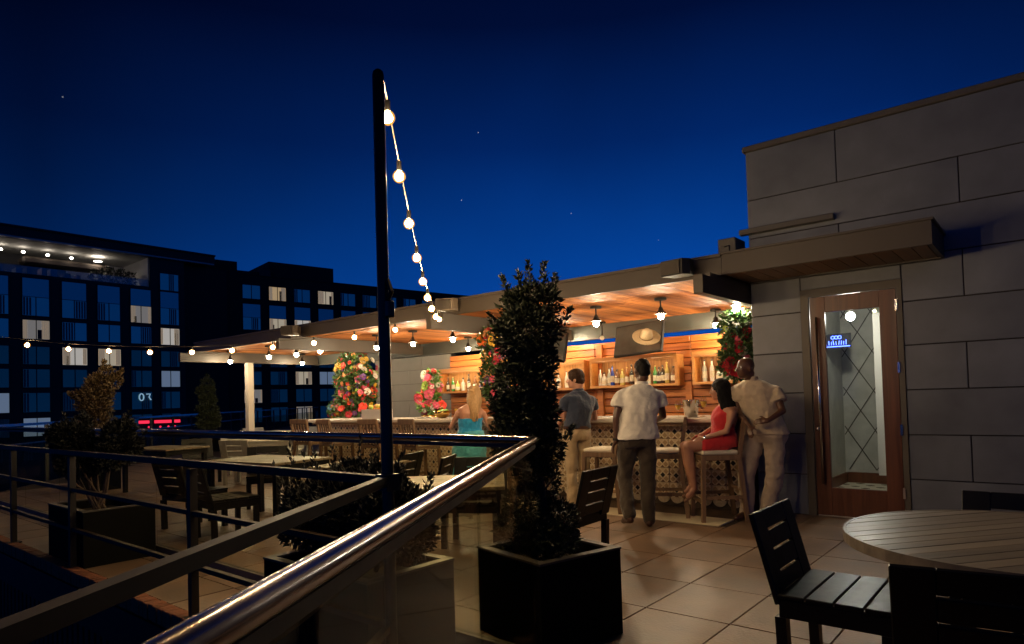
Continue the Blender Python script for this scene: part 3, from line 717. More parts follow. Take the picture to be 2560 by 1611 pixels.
# ------------------------------------------------------------------ light pole and string lights
pole = thing('light_pole', 'tall black square pole carrying string lights', 'pole', (-2.434, 1.996, 0))
smoothmod(MB().lathe([(.028, -.02), (.028, 2.945), (.024, 2.962), (.014, 2.972)], 20).obj('pole_shaft', M_BLACK, pole))
MB().box(-.040, -.040, .97, .040, .040, 1.045).obj('rail_collar', M_BLACK, pole)
q = MB(); q.tube([(.028, 0, 1.86), (.06, 0, 1.90), (.03, 0, 1.96)], .012); q.bevbox(.026, -.02, 1.78, .06, .02, 1.86, .006); q.obj('cable_clamp', M_BLACK, pole)
q = MB()
for i in range(8): q.box(-.026, -.018, 2.18+.075*i, -.020, -.010, 2.215+.075*i, m=Matrix.Rotation(R(40), 4, 'Z'))
q.obj('perforated_strip', mat('strip_grey', (.45, .42, .36), .5), pole)
M_CABLE = mat('cable_dark', (.035, .027, .014), .6)
M_GLOBE = bpy.data.materials.new('halo_globe'); M_GLOBE.use_nodes = True  # amber emission put into the globe stands in for the bulb's halo
def globe_mat():
    nt = M_GLOBE.node_tree; nt.nodes.clear(); N = nt.nodes.new; L = nt.links.new
    t = N('ShaderNodeBsdfTransparent'); t.inputs[0].default_value = (1, .90, .74, 1); e = N('ShaderNodeEmission'); e.inputs[0].default_value = (1, .42, .07, 1); e.inputs[1].default_value = 1.5
    g = N('ShaderNodeBsdfGlossy'); g.inputs[1].default_value = .03; x = N('ShaderNodeMixShader'); x.inputs[0].default_value = .04; L(t.outputs[0], x.inputs[1]); L(g.outputs[0], x.inputs[2])
    m = N('ShaderNodeMixShader'); m.inputs[0].default_value = .45; L(x.outputs[0], m.inputs[1]); L(e.outputs[0], m.inputs[2]); L(m.outputs[0], N('ShaderNodeOutputMaterial').inputs[0])
globe_mat()
M_BULB = emit('string_bulb', (1, .75, .46), BULB_STRING); M_BULBF = emit('string_bulb_far', (1, .72, .40), BULB_FAR)
def string(label, pts, bulbs, r, sock=.05, bm_=None):
    t = thing('string_light', label, 'string lights', (0, 0, 0), 0, 'festoon strings of round bulbs')
    MB().tube(pts, .0045, 6).obj('cable', M_CABLE, t)
    b = MB().ball((0, 0, 0), r*.66, 12).mesh('filament_bulb', bm_ or M_BULB, True); gl = MB().ball((0, 0, 0), r, 14).mesh('globe', M_GLOBE, True); s = MB().tube([(0, 0, r*.85), (0, 0, r+sock)], .014, 8).mesh('socket', M_BLACK)
    for p in bulbs: link('filament_bulb', b, link('bulb', gl, t, p)); link('socket', s, t, p)
    return t
def span(a, b, sag, n=40): return [a+(b-a)*(i/n)-V((0, 0, 4*sag*(i/n)*(1-i/n))) for i in range(n+1)]
A0, A1 = V((-2.40, 2.0, 2.91)), V((-6.62, 6.45, 2.63))
pts = span(A0, A1, .33)
bl = []
for t in (.022, .105, .20, .30, .40, .50, .605, .74, .90):
    p = A0+(A1-A0)*t-V((0, 0, 4*.33*t*(1-t))); bl.append(p-V((0, 0, .085)))
string('string of glowing bulbs from the pole top to the roof edge', pts, bl, .037)
B1 = V((-7.1, 6.82, 2.62)); B2 = V((-15.8, 2.35, 3.05))
S2 = [(-7.67, 6.505, 2.482), (-8.27, 6.198, 2.399), (-8.88, 5.885, 2.345), (-9.52, 5.557, 2.309), (-10.17, 5.223, 2.29), (-10.83, 4.885, 2.297), (-11.54, 4.519, 2.332), (-12.26, 4.148, 2.388), (-12.99, 3.773, 2.459), (-13.76, 3.378, 2.568), (-14.52, 2.989, 2.70)]
string('string of glowing bulbs sagging from the roof edge to the left of the terrace', [B1]+[V(p)+V((0, 0, .09)) for p in S2]+[B2], [V(p) for p in S2], .046, .05, M_BULBF)
fp = thing('light_pole', 'thin black pole at the far left holding the second bulb string', 'pole', (-15.85, 2.35, 0)); MB().tube([(0, 0, -.4), (0, 0, 3.2)], .04, 10).obj('pole_shaft', M_BLACK, fp)

# ------------------------------------------------------------------ ceiling bulbs under the roof
M_CB = emit('ceiling_bulb_glow', (1, .80, .52), BULB_CEILING)
def cbulb():
    t = thing('ceiling_bulb', 'bare bulb', 'lamp', (0, 0, 0), 0, 'bare bulbs hung under the bar ceiling')
    MB().lathe([(.08, .215), (.08, .243)], 14).obj('ceiling_plate', M_BLACKM, t)
    MB().tube([(0, 0, .22), (0, 0, .10)], .011, 8).obj('stem', M_BLACKM, t)
    MB().lathe([(.032, .024), (.082, .034), (.040, .07), (.026, .11), (.014, .13)], 14).obj('socket', M_BLACKM, t)  # wide flare added to the socket to keep bulb light off the ceiling
    MB().ball((0, 0, 0), .040, 12).obj('bulb', M_CB, t, True); return t
spots = [(-2.95, 7.86), (-3.95, 7.85), (-4.94, 7.84), (-7.75, 7.81), (-8.75, 7.82), (-9.68, 7.75), (-11.87, 7.45), (-10.82, 7.3), (-12.66, 7.3), (-14.3, 7.3), (-14.25, 9.1), (-6.75, 9.62), (-3.92, 9.58), (-9.0, 9.5)]
nm = ['bare ceiling bulb beside the clad wall and palm-topped flowers', 'bare ceiling bulb in front of the straw hat and television', 'bare ceiling bulb above the man in the navy shirt', 'bare ceiling bulb left of the hanging straw hat', 'bare ceiling bulb right of the light pole over the counter', 'bare ceiling bulb just left of the light pole', 'bare ceiling bulb over the big flower column, farther one', 'bare ceiling bulb over the big flower column, nearer one', 'bright ceiling bulb left of the big flower column',
      'ceiling bulb at the left roof end, in front of the post', 'bright ceiling bulb at the left roof end, behind the post', 'rear ceiling bulb beside the half hidden television', 'rear ceiling bulb right of the television by the blue gap', 'rear ceiling bulb above the blonde woman']
c0 = cbulb()
for i, (x, y) in enumerate(spots):
    o = c0 if i == 0 else dup(c0)
    o.location = (x, y, 2.405); o['label'] = nm[i]
off = thing('ceiling_bulb', 'unlit ceiling bulb between the two televisions', 'lamp', (-5.88, 9.5, 2.40)); MB().lathe([(.07, .215), (.07, .24)], 14).obj('ceiling_plate', M_BLACKM, off)
MB().tube([(0, 0, .22), (0, 0, .0)], .014, 8).obj('stem', M_BLACKM, off); MB().ball((0, 0, -.03), .04).obj('bulb', mat('bulb_off', (.7, .65, .5), .2), off)

# ------------------------------------------------------------------ televisions, straw hats, speakers
def tv(label, c, rz, tilt):
    t = thing('television', label, 'television', c); t.rotation_euler = (R(tilt), R(-3), rz)
    MB().bevbox(-.44, -.03, -.26, .44, .03, .26, .008).obj('casing', M_BLACKM, t)
    MB().box(-.42, -.034, -.235, .42, -.031, .24).obj('screen', mat('screen_gloss', (.06, .058, .05), .16, coat=.6, spec=.9, var=.35, scale=3), t)
    MB().box(-.06, .03, -.05, .06, .25, .05).obj('wall_bracket', M_BLACKM, t); return t
tv('dark wall television behind the hanging straw hat', (-5.05, 9.25, 2.27), R(-4), -16)
tv('dark television half hidden behind the tall shrub', (-6.72, 9.05, 2.21), R(-4), -16)
M_STRAW = mat('straw', (.30, .22, .12), .7, var=.15, scale=30, bump=.3, bscale=80)
def hat(label, c, rot, s=1.0):
    t = thing('straw_hat', label, 'hat', c, 0, 'straw hats hung under the ceiling'); t.rotation_euler = rot
    MB().lathe([(.10, 0), (.20, -.012), (.24, .012), (.245, .03), (.22, .004), (.115, .014)], 24).obj('brim', M_STRAW, t, True)
    MB().lathe([(.115, .0), (.11, .06), (.085, .14), (.05, .17), (.004, .175)], 20).obj('crown', M_STRAW, t, True)
    MB().lathe([(.119, .01), (.117, .035)], 20).obj('hat_band', mat('hat_band', (.12, .07, .03), .7), t)
    t.scale = (s, s, s); return t
hat('straw hat hanging in front of the television', (-4.60, 8.65, 2.22), (R(38), R(10), R(25)), .84)
hat('straw hat hanging left of the dark shrub and flowers', (-7.05, 8.0, 2.24), (R(20), R(-28), R(20)), .92)
for i, (x, z, lb) in enumerate(((-3.13, 2.755, 'black weatherproof speaker on the roof edge beside the clad wall'), (-6.70, 2.76, 'taupe weatherproof speaker on the roof edge behind the string of bulbs'), (-10.78, 2.755, 'taupe weatherproof speaker far left on the roof edge'))):
    t = thing('outdoor_speaker', lb, 'speaker', (x, 6.68, z), R((0, 30, 30)[i]), 'speakers mounted on the roof edge')
    m = M_BLACKM if i == 0 else mat('speaker_taupe', (.15, .12, .09), .5)
    q = MB(); q.prism([(-.16, -.10), (.10, -.13), (.155, -.05), (.13, .10), (-.10, .10)], -.085, .085); q.obj('speaker_cabinet', m, t)
    MB().box(-.145, -.115, -.07, .085, -.135, .07, m=Matrix.Rotation(R(-6.5), 4, 'Z')).obj('grille', mat('grille_dark', (.06, .05, .04), .7, bump=.4, bscale=200), t)
    MB().box(-.02, .10, -.02, .02, .16, .02).obj('bracket', M_BLACKM, t)
# ------------------------------------------------------------------ patio chairs and tables
M_CHAIR = mat('chair_charcoal', (.004, .0038, .0036), .36, var=.2, scale=12, spec=.28)
M_CHAIRW = mat('chair_whitewashed', (.34, .33, .29), .6, var=.1)
M_TABLETOP = wood('table_teak_grey', (.12, .10, .082), (.27, .225, .18), 'X', .36, .6)
M_TABLEW = mat('table_white', (.52, .50, .44), .5, var=.06)
def make_chair(name, label, m, group):
    t = thing(name, label, 'chair', (0, 0, 0), 0, group)
    for i in range(4): MB().bevbox(-.275, -.235+.122*i, .418, .275, -.235+.122*i+.115, .440, .004).obj('seat_slat', m, t)
    q = MB(); q.box(-.27, -.23, .335, .27, -.205, .416); q.box(-.27, .215, .335, .27, .24, .416); q.box(-.27, -.205, .335, -.245, .215, .416); q.box(.245, -.205, .335, .27, .215, .416)
    q.obj('seat_frame', m, t)
    for sx in (-1, 1):
        MB().box(sx*.2475-.0265, .19, 0, sx*.2475+.0265, .236, .335).obj('leg', m, t)
        q = MB(); q.beam((sx*.2475, -.215, 0), (sx*.2475, -.225, .335), .053, .05, up=V((0, 1, 0))); q.obj('leg', m, t)
    a, b = V((0, -.243, .42)), V((0, -.345, .80)); d = (b-a).normalized(); n = d.cross(V((1, 0, 0)))
    mt = Matrix((V((1, 0, 0)), d, -n)).transposed().to_4x4(); mt.translation = a; Lb = (b-a).length
    for sx in (-1, 1): q = MB(); q.bevbox(sx*.21-.065, -.03, -.013, sx*.21+.065, Lb, .013, .004, m=mt); q.obj('back_stile', m, t)
    for (y0, y1) in ((.012, .092), (.104, .196), (.208, .292), (.304, Lb)): q = MB(); q.bevbox(-.145, y0, -.011, .145, y1, .011, .003, m=mt); q.obj('back_slat', m, t)
    return t
CG = 'charcoal slat chairs on the terrace'
ch0 = make_chair('patio_chair', 'charcoal slat chair seen from the side at the left of the round table', M_CHAIR, CG)
ch0.location = (-.80, 3.40, 0); ch0.rotation_euler = (0, 0, R(-90))
def chair(label, x, y, face): return dup(ch0, label, (x, y, 0), R(face-90))
chair('black chair back filling the lower right corner before the round table', -.225, 2.83, 98)
chair('black chair at the far side of the round table against the clad wall', -.165, 4.05, -92)
chair('black slatted chair just behind the corner planter with the tall shrub', -3.22, 4.55, 182)
chair('dark chair with its back against the glass behind the left planters', -6.85, 3.43, 84)
chair('dark chair beside the glass joint, next to the near dark chair', -7.75, 3.5, 98)
chair('dark chair at the left end of the long grey terrace table', -8.5, 4.85, -30)
chair('dark chair farther back by the flowered table', -12.3, 5.7, -10)
chair('dark chair seen left of the light pole before the tiled bar', -6.0, 4.9, 200)
chair('dark chair partly hidden right behind the light pole', -5.25, 4.72, 210)
chair('dark chair behind the square table below the blonde woman', -4.35, 4.62, -60)
rt = thing('round_table', 'round slatted wooden table at the lower right', 'table', (-.134, 3.47, 0), R(52))
def roundtable():
    Rr = .672; w = .0875; n = 16
    for i in range(n):
        y0 = -Rr+.003+i*(2*Rr-.006)/n; y1 = y0+(2*Rr-.006)/n-.006
        if i == 0: y0 += .012
        if i == n-1: y1 -= .012
        r = Rr-.014
        pts = []
        for k in range(7): y = y0+(y1-y0)*k/6; pts.append((math.sqrt(max(r*r-y*y, 1e-5)), y))
        poly = pts+[(-x, y) for x, y in reversed(pts)]
        MB().prism(poly, .716, .740+rng.uniform(-.0006, .0006)).obj('table_slat', M_TABLETOP, rt)
    q = MB(); N = 64
    for a, b_, z0, z1 in ((Rr-.012, Rr, .695, .742), (Rr-.06, Rr-.012, .695, .714)):
        vs = [V((r*math.cos(2*PI*j/N), r*math.sin(2*PI*j/N), z)) for r, z in ((a, z0), (b_, z0), (b_, z1), (a, z1)) for j in range(N)]
        q.add(vs, [(k*N+j, k*N+(j+1) % N, ((k+1) % 4)*N+(j+1) % N, ((k+1) % 4)*N+j) for k in range(4) for j in range(N)])
    q.obj('rim', M_TABLETOP, rt)
    for a in range(4): q = MB(); c, s_ = math.cos(PI/4+a*PI/2), math.sin(PI/4+a*PI/2); q.beam((.09*c, .09*s_, .69), (.38*c, .38*s_, 0), .06, .06); q.obj('leg', M_CHAIR, rt)
    q = MB(); q.beam((-.5, 0, .675), (.5, 0, .675), .08, .035); q.obj('cross_brace', M_CHAIR, rt)
    q = MB(); q.beam((0, -.5, .675), (0, .5, .675), .08, .033); q.obj('cross_brace', M_CHAIR, rt)
roundtable()
def table(label, x, y, rz, sx, sy, m, ml, legw=.06):
    t = thing('patio_table', label, 'table', (x, y, 0), R(rz), 'slatted rectangular terrace tables'); n = max(3, int(sy/.14)); w = sy/n
    for i in range(n): MB().bevbox(-sx/2, -sy/2+w*i+.004, .712, sx/2, -sy/2+w*(i+1)-.004, .74, .003).obj('table_slat', m, t)
    q = MB(); q.box(-sx/2+.03, -sy/2+.03, .64, sx/2-.03, sy/2-.03, .71); q.obj('apron', ml, t)
    for a in (-1, 1):
        for b in (-1, 1): MB().box(a*(sx/2-.07)-legw/2, b*(sy/2-.07)-legw/2, 0, a*(sx/2-.07)+legw/2, b*(sy/2-.07)+legw/2, .64).obj('leg', ml, t)
    return t
M_TTOP2 = wood('table_top_tan', (.13, .10, .06), (.26, .20, .125), 'X', .45, .6)
table('long grey slatted table behind the glass at the left', -7.45, 4.25, 8, 1.35, .85, M_TTOP2, M_CHAIR)
table('tan slatted table just right of the light pole', -3.75, 3.72, 41, .85, .85, M_TTOP2, M_CHAIR)
table('small tan table left of the light pole before the bar', -5.75, 4.35, 25, .8, .75, M_TTOP2, M_CHAIR)
table('far table with drinks near the red sign', -11.6, 4.75, 10, 1.3, .8, M_TTOP2, M_CHAIR)
wt = table('white table under the left end of the bar roof', -11.6, 6.75, 35, 1.3, .8, M_TABLEW, M_TABLEW)
table('white table behind the cream post', -15.6, 9.0, 35, 1.3, .8, M_TABLEW, M_TABLEW)
WG = 'whitewashed chairs under the left end of the roof'
cw0 = make_chair('patio_chair', 'whitewashed chair left of the white table, tilted towards the post', M_CHAIRW, WG); cw0.location = (-13.2, 6.9, 0); cw0.rotation_euler = (0, 0, R(-100))
for lb, x, y, f in (('whitewashed chair behind the white table under the lamp', -12.7, 7.75, -40), ('whitewashed chair right of the white table by the flower column', -11.2, 7.35, -100), ('whitewashed chair in front of the white table', -11.3, 6.0, 120), ('whitewashed chair behind the cream post', -16.6, 9.2, -10), ('whitewashed chair right of the far white table', -15.2, 9.8, -80)):
    dup(cw0, lb, (x, y, 0), R(f-90))

# ------------------------------------------------------------------ bar stools
def make_stool():
    t = thing('bar_stool', 'x', 'stool', (0, 0, 0), 0, 'wooden bar stools along the counter'); m = M_DARKWOOD
    MB().bevbox(-.20, -.19, .715, .20, .20, .760, .014).obj('seat_cushion', M_CUSHION, t)
    q = MB(); q.bevbox(-.215, -.205, .655, .215, .215, .714, .006); q.obj('seat_frame', m, t)
    for sx in (-1, 1):
        q = MB(); q.beam((sx*.195, .19, .66), (sx*.21, .215, 0), .042, .042, up=V((0, 1, 0))); q.obj('leg', m, t)
        q = MB(); q.beam((sx*.195, -.19, .66), (sx*.215, -.255, 0), .042, .045, up=V((0, 1, 0))); q.obj('leg', m, t)
        q = MB(); q.beam((sx*.192, -.19, .66), (sx*.192, -.265, 1.11), .038, .04, up=V((0, 1, 0))); q.obj('back_post', m, t)
        q = MB(); q.beam((sx*.205, .20, .26), (sx*.207, -.225, .26), .028, .035); q.obj('rung', m, t)
    q = MB(); q.bevbox(-.215, -.285, 1.035, .215, -.250, 1.125, .008); q.obj('top_rail', m, t)
    for i in range(4): q = MB(); q.beam((-.105+.07*i, -.205, .71), (-.105+.07*i, -.262, 1.04), .034, .014, up=V((0, 1, 0))); q.obj('back_slat', m, t)
    q = MB(); q.beam((-.205, .205, .215), (.205, .205, .215), .03, .036); q.obj('rung', m, t)
    q = MB(); q.beam((-.205, -.232, .335), (.205, -.232, .335), .028, .035); q.obj('rung', m, t)
    return t
st0 = make_stool()
stools = [('stool the woman in red sits on', -2.92, 6.985, 219.7), ('stool between the man in white and the woman in red', -3.52, 6.93, 205), ('stool between the man in navy and the man in white', -4.25, 6.85, 190), ('stool right of the blonde woman, behind the shrub', -5.75, 6.9, 95), ('stool left of the blonde woman', -7.55, 6.86, 80), ('stool directly behind the light pole', -8.55, 6.86, 96), ('stool at the left end of the bar under the flower column', -9.75, 6.88, 85), ('stool at the far left bar corner', -10.6, 6.9, 100)]
for i, (lb, x, y, f) in enumerate(stools):
    o = st0 if i == 0 else dup(st0)
    o['label'] = 'wooden bar '+lb; o.location = (x, y, .003); o.rotation_euler = (0, 0, R(f-90))

# ------------------------------------------------------------------ planters, shrubs, trees
def planter(label, x, y, sx, sy, rz, h):
    t = thing('planter', label, 'planter', (x, y, 0), R(rz), 'square black planters'); w = .05; a, b = sx/2, sy/2
    q = MB(); q.box(-a, -b, 0, a, -b+w, h-.012); q.box(-a, b-w, 0, a, b, h-.012); q.box(-a, -b+w, 0, -a+w, b-w, h-.012); q.box(a-w, -b+w, 0, a, b-w, h-.012)
    q.obj('planter_box', M_PLANTER, t)
    q = MB(); z0, z1 = h-.012, h; q.box(-a-.004, -b-.004, z0, a+.004, -b+w, z1); q.box(-a-.004, b-w, z0, a+.004, b+.004, z1); q.box(-a-.004, -b+w, z0, -a+w, b-w, z1); q.box(a-w, -b+w, z0, a+.004, b-w, z1)
    q.obj('planter_rim', M_PLRIM, t)
    MB().box(-a+w, -b+w, .02, a-w, b-w, h-.09).obj('soil', M_SOIL, t); return t
def crown(parent, blobs, n, size, m, seed, spikes=(), up=.4, name='foliage', asp=2.4):
    r = random.Random(seed); sp = blob_spots(blobs, n, r)
    for p, d, l, w, k in spikes:
        for i in range(k):
            t = r.random(); rad = w*(1-t)**.8
            a = r.random()*2*PI; o = V((math.cos(a), math.sin(a), 0))*rad*math.sqrt(r.random())
            sp.append((p+d*l*t+o, d*.8+o.normalized()*.6))
    vs, fs = leafmesh(sp, size, r, up, asp)
    b = MB(); b.add(vs, fs); return b.obj(name, m, parent)
def W_(P, u, z, v=0): return R2*u+V2*v+V((0, 0, z))      # camera-independent compass frame used to shape the plants

planter('square black planter at the glass corner holding the tall shrub', -2.36, 3.13, .60, .60, -14, .50)
s1 = thing('tall_shrub', 'tall dark columnar shrub rising above the bar roof line', 'shrub', (-2.36, 3.13, .42))
def shrub1():
    O = V((0, 0, -.42)); r = random.Random(2)
    spec = [(-.05, 1.95, .135, .13), (-.14, 1.92, .10, .12), (.035, 1.93, .085, .12), (-.09, 1.78, .17, .16), (-.20, 1.74, .09, .10), (.05, 1.77, .08, .07), (-.06, 1.60, .155, .15), (-.14, 1.48, .15, .14), (-.03, 1.45, .11, .14), (-.10, 1.30, .185, .15), (-.23, 1.30, .09, .10), (-.02, 1.28, .10, .14), (-.13, 1.12, .19, .15), (.0, 1.08, .11, .14), (-.08, .95, .115, .10), (.0, .87, .085, .10), (-.11, .74, .14, .12), (-.20, .62, .10, .09), (.06, .66, .12, .11), (-.05, .58, .14, .08), (-.16, .54, .13, .09), (.07, .54, .12, .09), (-.04, .50, .15, .08)]
    bl = [(O+R2*u+V2*r.uniform(-.04, .04)+V((0, 0, z)), (a, a, b)) for u, z, a, b in spec]
    sp = [(O+R2*u+V2*r.uniform(-.08, .08)+V((0, 0, z)), (R2*du+V((0, 0, 1))).normalized(), l, .035, 70) for u, z, du, l in ((-.06, 2.0, -.05, .19), (.02, 2.0, .02, .19), (-.17, 1.96, -.35, .18), (.07, 1.98, .2, .14), (-.11, 2.02, -.15, .12), (.12, 1.80, .5, .12), (-.24, 1.78, -.6, .12), (-.27, 1.32, -.7, .10), (.12, 1.12, .5, .10))]
    crown(s1, bl, 21000, .034, M_LEAFD, 4, sp); crown(s1, [(c, (q[0]*1.06, q[1]*1.06, q[2]*1.06)) for c, q in bl], 4200, .026, mat('leaf_rim_lit_yew', (.055, .060, .025), .45, var=.5, scale=30), 5, sp[:4], .7, 'rim_lit_foliage', 3.0); crown(s1, bl, 1800, .055, M_LEAFD, 6, (), .5, 'long_sprig', 3.4)  # paler outer leaf layer puts rim light into the leaf colour
    b = MB(); b.tube([(0, 0, 0), O+R2*-.03+V((0, 0, .9)), O+R2*-.07+V((0, 0, 1.4)), O+R2*-.06+V((0, 0, 2.0))], .02, 8, rs=[.03, .024, .018, .006])
    for i in range(14):
        z = .7+.09*i; a = r.uniform(0, 2*PI); b.tube([O+R2*-.05+V((0, 0, z)), O+R2*-.05+V((math.cos(a)*.14, math.sin(a)*.14, z+.14))], .006, 5)
    b.obj('trunk', M_BARK, s1)
shrub1()
planter('long black planter behind the guard, left of the light pole', -3.12, 2.32, .96, .60, 0, .50)
s2 = thing('spiky_shrub', 'low black juniper with upright spikes left of the light pole', 'shrub', (-3.12, 2.32, .42))
def shrub2():
    r = random.Random(9); O = V((0, 0, -.42))
    bl = [(O+V((x, y, z)), (a, a*.8, b)) for x, y, z, a, b in ((-.30, 0, .72, .28, .22), (.0, 0, .76, .30, .24), (.30, 0, .74, .26, .22), (-.05, .05, .93, .22, .12), (.20, .0, .92, .18, .12), (-.5, -.05, .66, .16, .15), (.46, 0, .70, .16, .16))]
    sp = []
    for i in range(46):
        a = r.uniform(-.5, .5); p = O+V((a, r.uniform(-.2, .2), .80+r.uniform(-.1, .06))); d = V((a*.6+r.gauss(0, .18), r.gauss(0, .2), 1)).normalized(); sp.append((p, d, r.uniform(.16, .36), .028, 55))
    crown(s2, bl, 26000, .036, M_LEAFJ, 10, sp, .5)
    b = MB()
    for i in range(7): a = r.uniform(0, 6.3); b.tube([(0.1*math.cos(a), .1*math.sin(a), -.02), (.28*math.cos(a), .2*math.sin(a), .25)], .012, 6)
    b.obj('stem', M_BARK, s2)
shrub2()
planter('long black planter at the far left behind the metal guard', -7.10, 2.32, .96, .60, 0, .50)
s3 = thing('leggy_shrub', 'two headed dark shrub on bare stems in the far left planter', 'shrub', (-7.1, 2.32, .42))
def shrub3():
    r = random.Random(11); O = V((0, 0, -.42))
    C_ = [(-.27, 1.12, .17, .17), (-.17, 1.0, .15, .16), (-.34, .98, .14, .14), (-.12, .88, .15, .12), (.17, 1.12, .14, .16), (.25, 1.02, .12, .14), (.12, .96, .13, .14), (-.26, .86, .15, .10), (.24, 1.22, .07, .07), (-.21, 1.27, .08, .08), (-.36, 1.2, .07, .07)]
    sp = [(O+R2*u+V((0, 0, z)), (R2*du+V((0, 0, 1))).normalized(), .16, .03, 50) for u, z, du in ((-.30, 1.2, -.3), (-.18, 1.22, .1), (.14, 1.2, -.2), (.24, 1.2, .2), (-.42, 1.05, -.9), (.34, 1.05, .8), (.02, 1.0, .1))]
    crown(s3, [(O+R2*u+V2*r.uniform(-.1, .1)+V((0, 0, z)), (a, a, b)) for u, z, a, b in C_], 16000, .045, M_LEAFJ, 12, sp, .2)
    b = MB()
    for i in range(11): u = r.uniform(-.4, .35); b.tube([(r.uniform(-.06, .06), r.uniform(-.06, .06), -.03), R2*u*.4+V((0, 0, .18)), R2*u+V2*r.uniform(-.15, .15)+V((0, 0, .46))], .010, 6)
    b.obj('stem', M_BARK, s3)
shrub3()
planter('black planter under the tan conifer by the far railing', -13.1, 4.2, .6, .6, 0, .55)
s4 = thing('tan_conifer', 'tan lit conifer leaning right by the far railing', 'tree', (-13.1, 4.2, .5))
crown(s4, [(R2*u+V((0, 0, z-.5)), (a, a, b)) for u, z, a, b in ((.22, 2.02, .14, .14), (.10, 1.86, .20, .18), (.32, 1.88, .14, .10), (.03, 1.66, .26, .18), (-.22, 1.66, .13, .09), (.0, 1.46, .25, .18), (-.18, 1.52, .14, .10), (.02, 1.26, .22, .16), (.03, 1.05, .15, .14))], 5200, .075, M_LEAFT, 21, [(R2*.34+V((0, 0, 1.42)), (R2*.8+V((0, 0, 1))).normalized(), .22, .05, 90), (R2*-.28+V((0, 0, 1.1)), (R2*-1+V((0, 0, .6))).normalized(), .2, .05, 90), (R2*.18+V((0, 0, 1.55)), V((0, 0, 1)), .2, .05, 90)], .5)
MB().tube([(0, 0, -.08), (0, 0, .6), R2*.1+V((0, 0, 1.4))], .03, 8, rs=[.035, .025, .01]).obj('trunk', M_BARK, s4)
planter('black planter under the small green conifer', -20.95, 9.9, .8, .8, 0, .6)
s5 = thing('green_conifer', 'small green conifer standing left of the cream post', 'tree', (-20.95, 9.9, .55))
crown(s5, [(R2*u+V((0, 0, z-.55)), (a, a, b)) for u, z, a, b in ((.02, 2.15, .20, .17), (-.04, 1.90, .28, .20), (.04, 1.62, .26, .2), (.0, 1.34, .32, .2), (.06, 1.06, .34, .22), (.03, .85, .36, .16))], 4200, .095, M_LEAFG, 22, [(V((0, 0, 1.65)), V((.1, 0, 1)), .25, .07, 80)], .5)
MB().tube([(0, 0, -.1), (0, 0, 1.3)], .04, 8, rs=[.05, .01]).obj('trunk', M_BARK, s5)

# ------------------------------------------------------------------ flower columns
def petals(k, r, n, lift, w, layers=1):
    b = MB()
    for L_ in range(layers):
        rr = r*(1-.26*L_); lf = lift+.32*L_
        for i in range(n):
            a = 2*PI*(i+.5*L_)/n; d = V((math.cos(a), math.sin(a), 0)); s = V((-d.y, d.x, 0)); z = V((0, 0, 1))
            p1 = d*rr*.5+z*rr*lf*.6; p2 = d*rr+z*rr*lf*.8
            b.add([V((0, 0, 0)), p1-s*rr*w*.5, p1+s*rr*w*.5, p2-s*rr*w*.32+z*rr*.05, p2+s*rr*w*.32+z*rr*.05, p2*1.08-z*rr*.03], [(0, 1, 2), (1, 3, 4, 2), (3, 5, 4)])
    b.ball((0, 0, r*lift*.35), r*.2, 6, 1); return b
FC = [('crimson', (.38, .010, .025)), ('orange', (.68, .13, .014)), ('scarlet', (.56, .028, .012)), ('yellow', (.55, .32, .02)), ('lime', (.24, .34, .04)), ('violet', (.10, .028, .14)), ('white', (.55, .50, .42)), ('pink', (.54, .07, .13)), ('peach', (.52, .22, .08)), ('teal', (.015, .10, .14))]
FM = {}
def flowermesh(ci, kind):
    if (ci, kind) not in FM:
        nm, c = FC[ci]; m = mat('petal_'+nm, c, .55, var=.45, scale=40); ce = mat('flower_centre', (.30, .20, .03) if ci != 1 else (.04, .02, .02), .7)
        b = {'rose': lambda: petals(0, .07, 7, .25, .95, 3), 'daisy': lambda: petals(0, .07, 9, .18, .5, 1), 'poppy': lambda: petals(0, .095, 5, .35, 1.3, 2)}[kind]()
        FM[(ci, kind)] = b.mesh('flower', [m, ce])
    return FM[(ci, kind)]
def flowers(t, blobs, n, pal, seed, smin=.6, smax=1.3, face=V((.64, -.77, .2))):
    r = random.Random(seed); k = 0; tries = 0; face = face.normalized()
    while k < n and tries < n*12:
        tries += 1; c, rad = r.choice(blobs); d = V((r.gauss(0, 1), r.gauss(0, 1), r.gauss(0, 1))).normalized()
        if d.dot(face) < -.1: continue
        p = c+V((d.x*rad[0], d.y*rad[1], d.z*rad[2]))*r.uniform(.92, 1.08)
        ci = r.choice(pal); kd = r.choice(('rose', 'rose', 'daisy', 'poppy'))
        o = link('flower', flowermesh(ci, kd), t, p); o.rotation_mode = 'QUATERNION'
        o.rotation_quaternion = (d+face*.5+V((r.gauss(0, .3), r.gauss(0, .3), r.gauss(0, .3)))).to_track_quat('Z', 'Y'); s = r.uniform(smin, smax); o.scale = (s, s, s); k += 1
def palmfronds(t, p, n, l, seed, m=None):
    r = random.Random(seed); b = MB()
    for i in range(n):
        a = r.uniform(0, 2*PI); d = V((math.cos(a)*.7, math.sin(a)*.7, r.uniform(.4, 1.0))).normalized(); s = d.cross(V((0, 0, 1))).normalized(); w = l*.09
        for j in range(3):
            q = p+d*l*.33*j-V((0, 0, .02*j*j)); q2 = p+d*l*.33*(j+1)-V((0, 0, .02*(j+1)**2)); w0, w1 = w*(1-j*.25), w*(1-(j+1)*.3)
            b.add([q-s*w0, q+s*w0, q2+s*w1, q2-s*w1], [(0, 1, 2, 3)])
    b.obj('palm_frond', m or mat('palm_teal', (.02, .12, .07), .4), t)
f1 = thing('flower_column', 'big column of orange, red and violet flowers at the left bar end', 'flowers', (-11.15, 8.28, .7), 0, 'colourful flower columns around the bar')
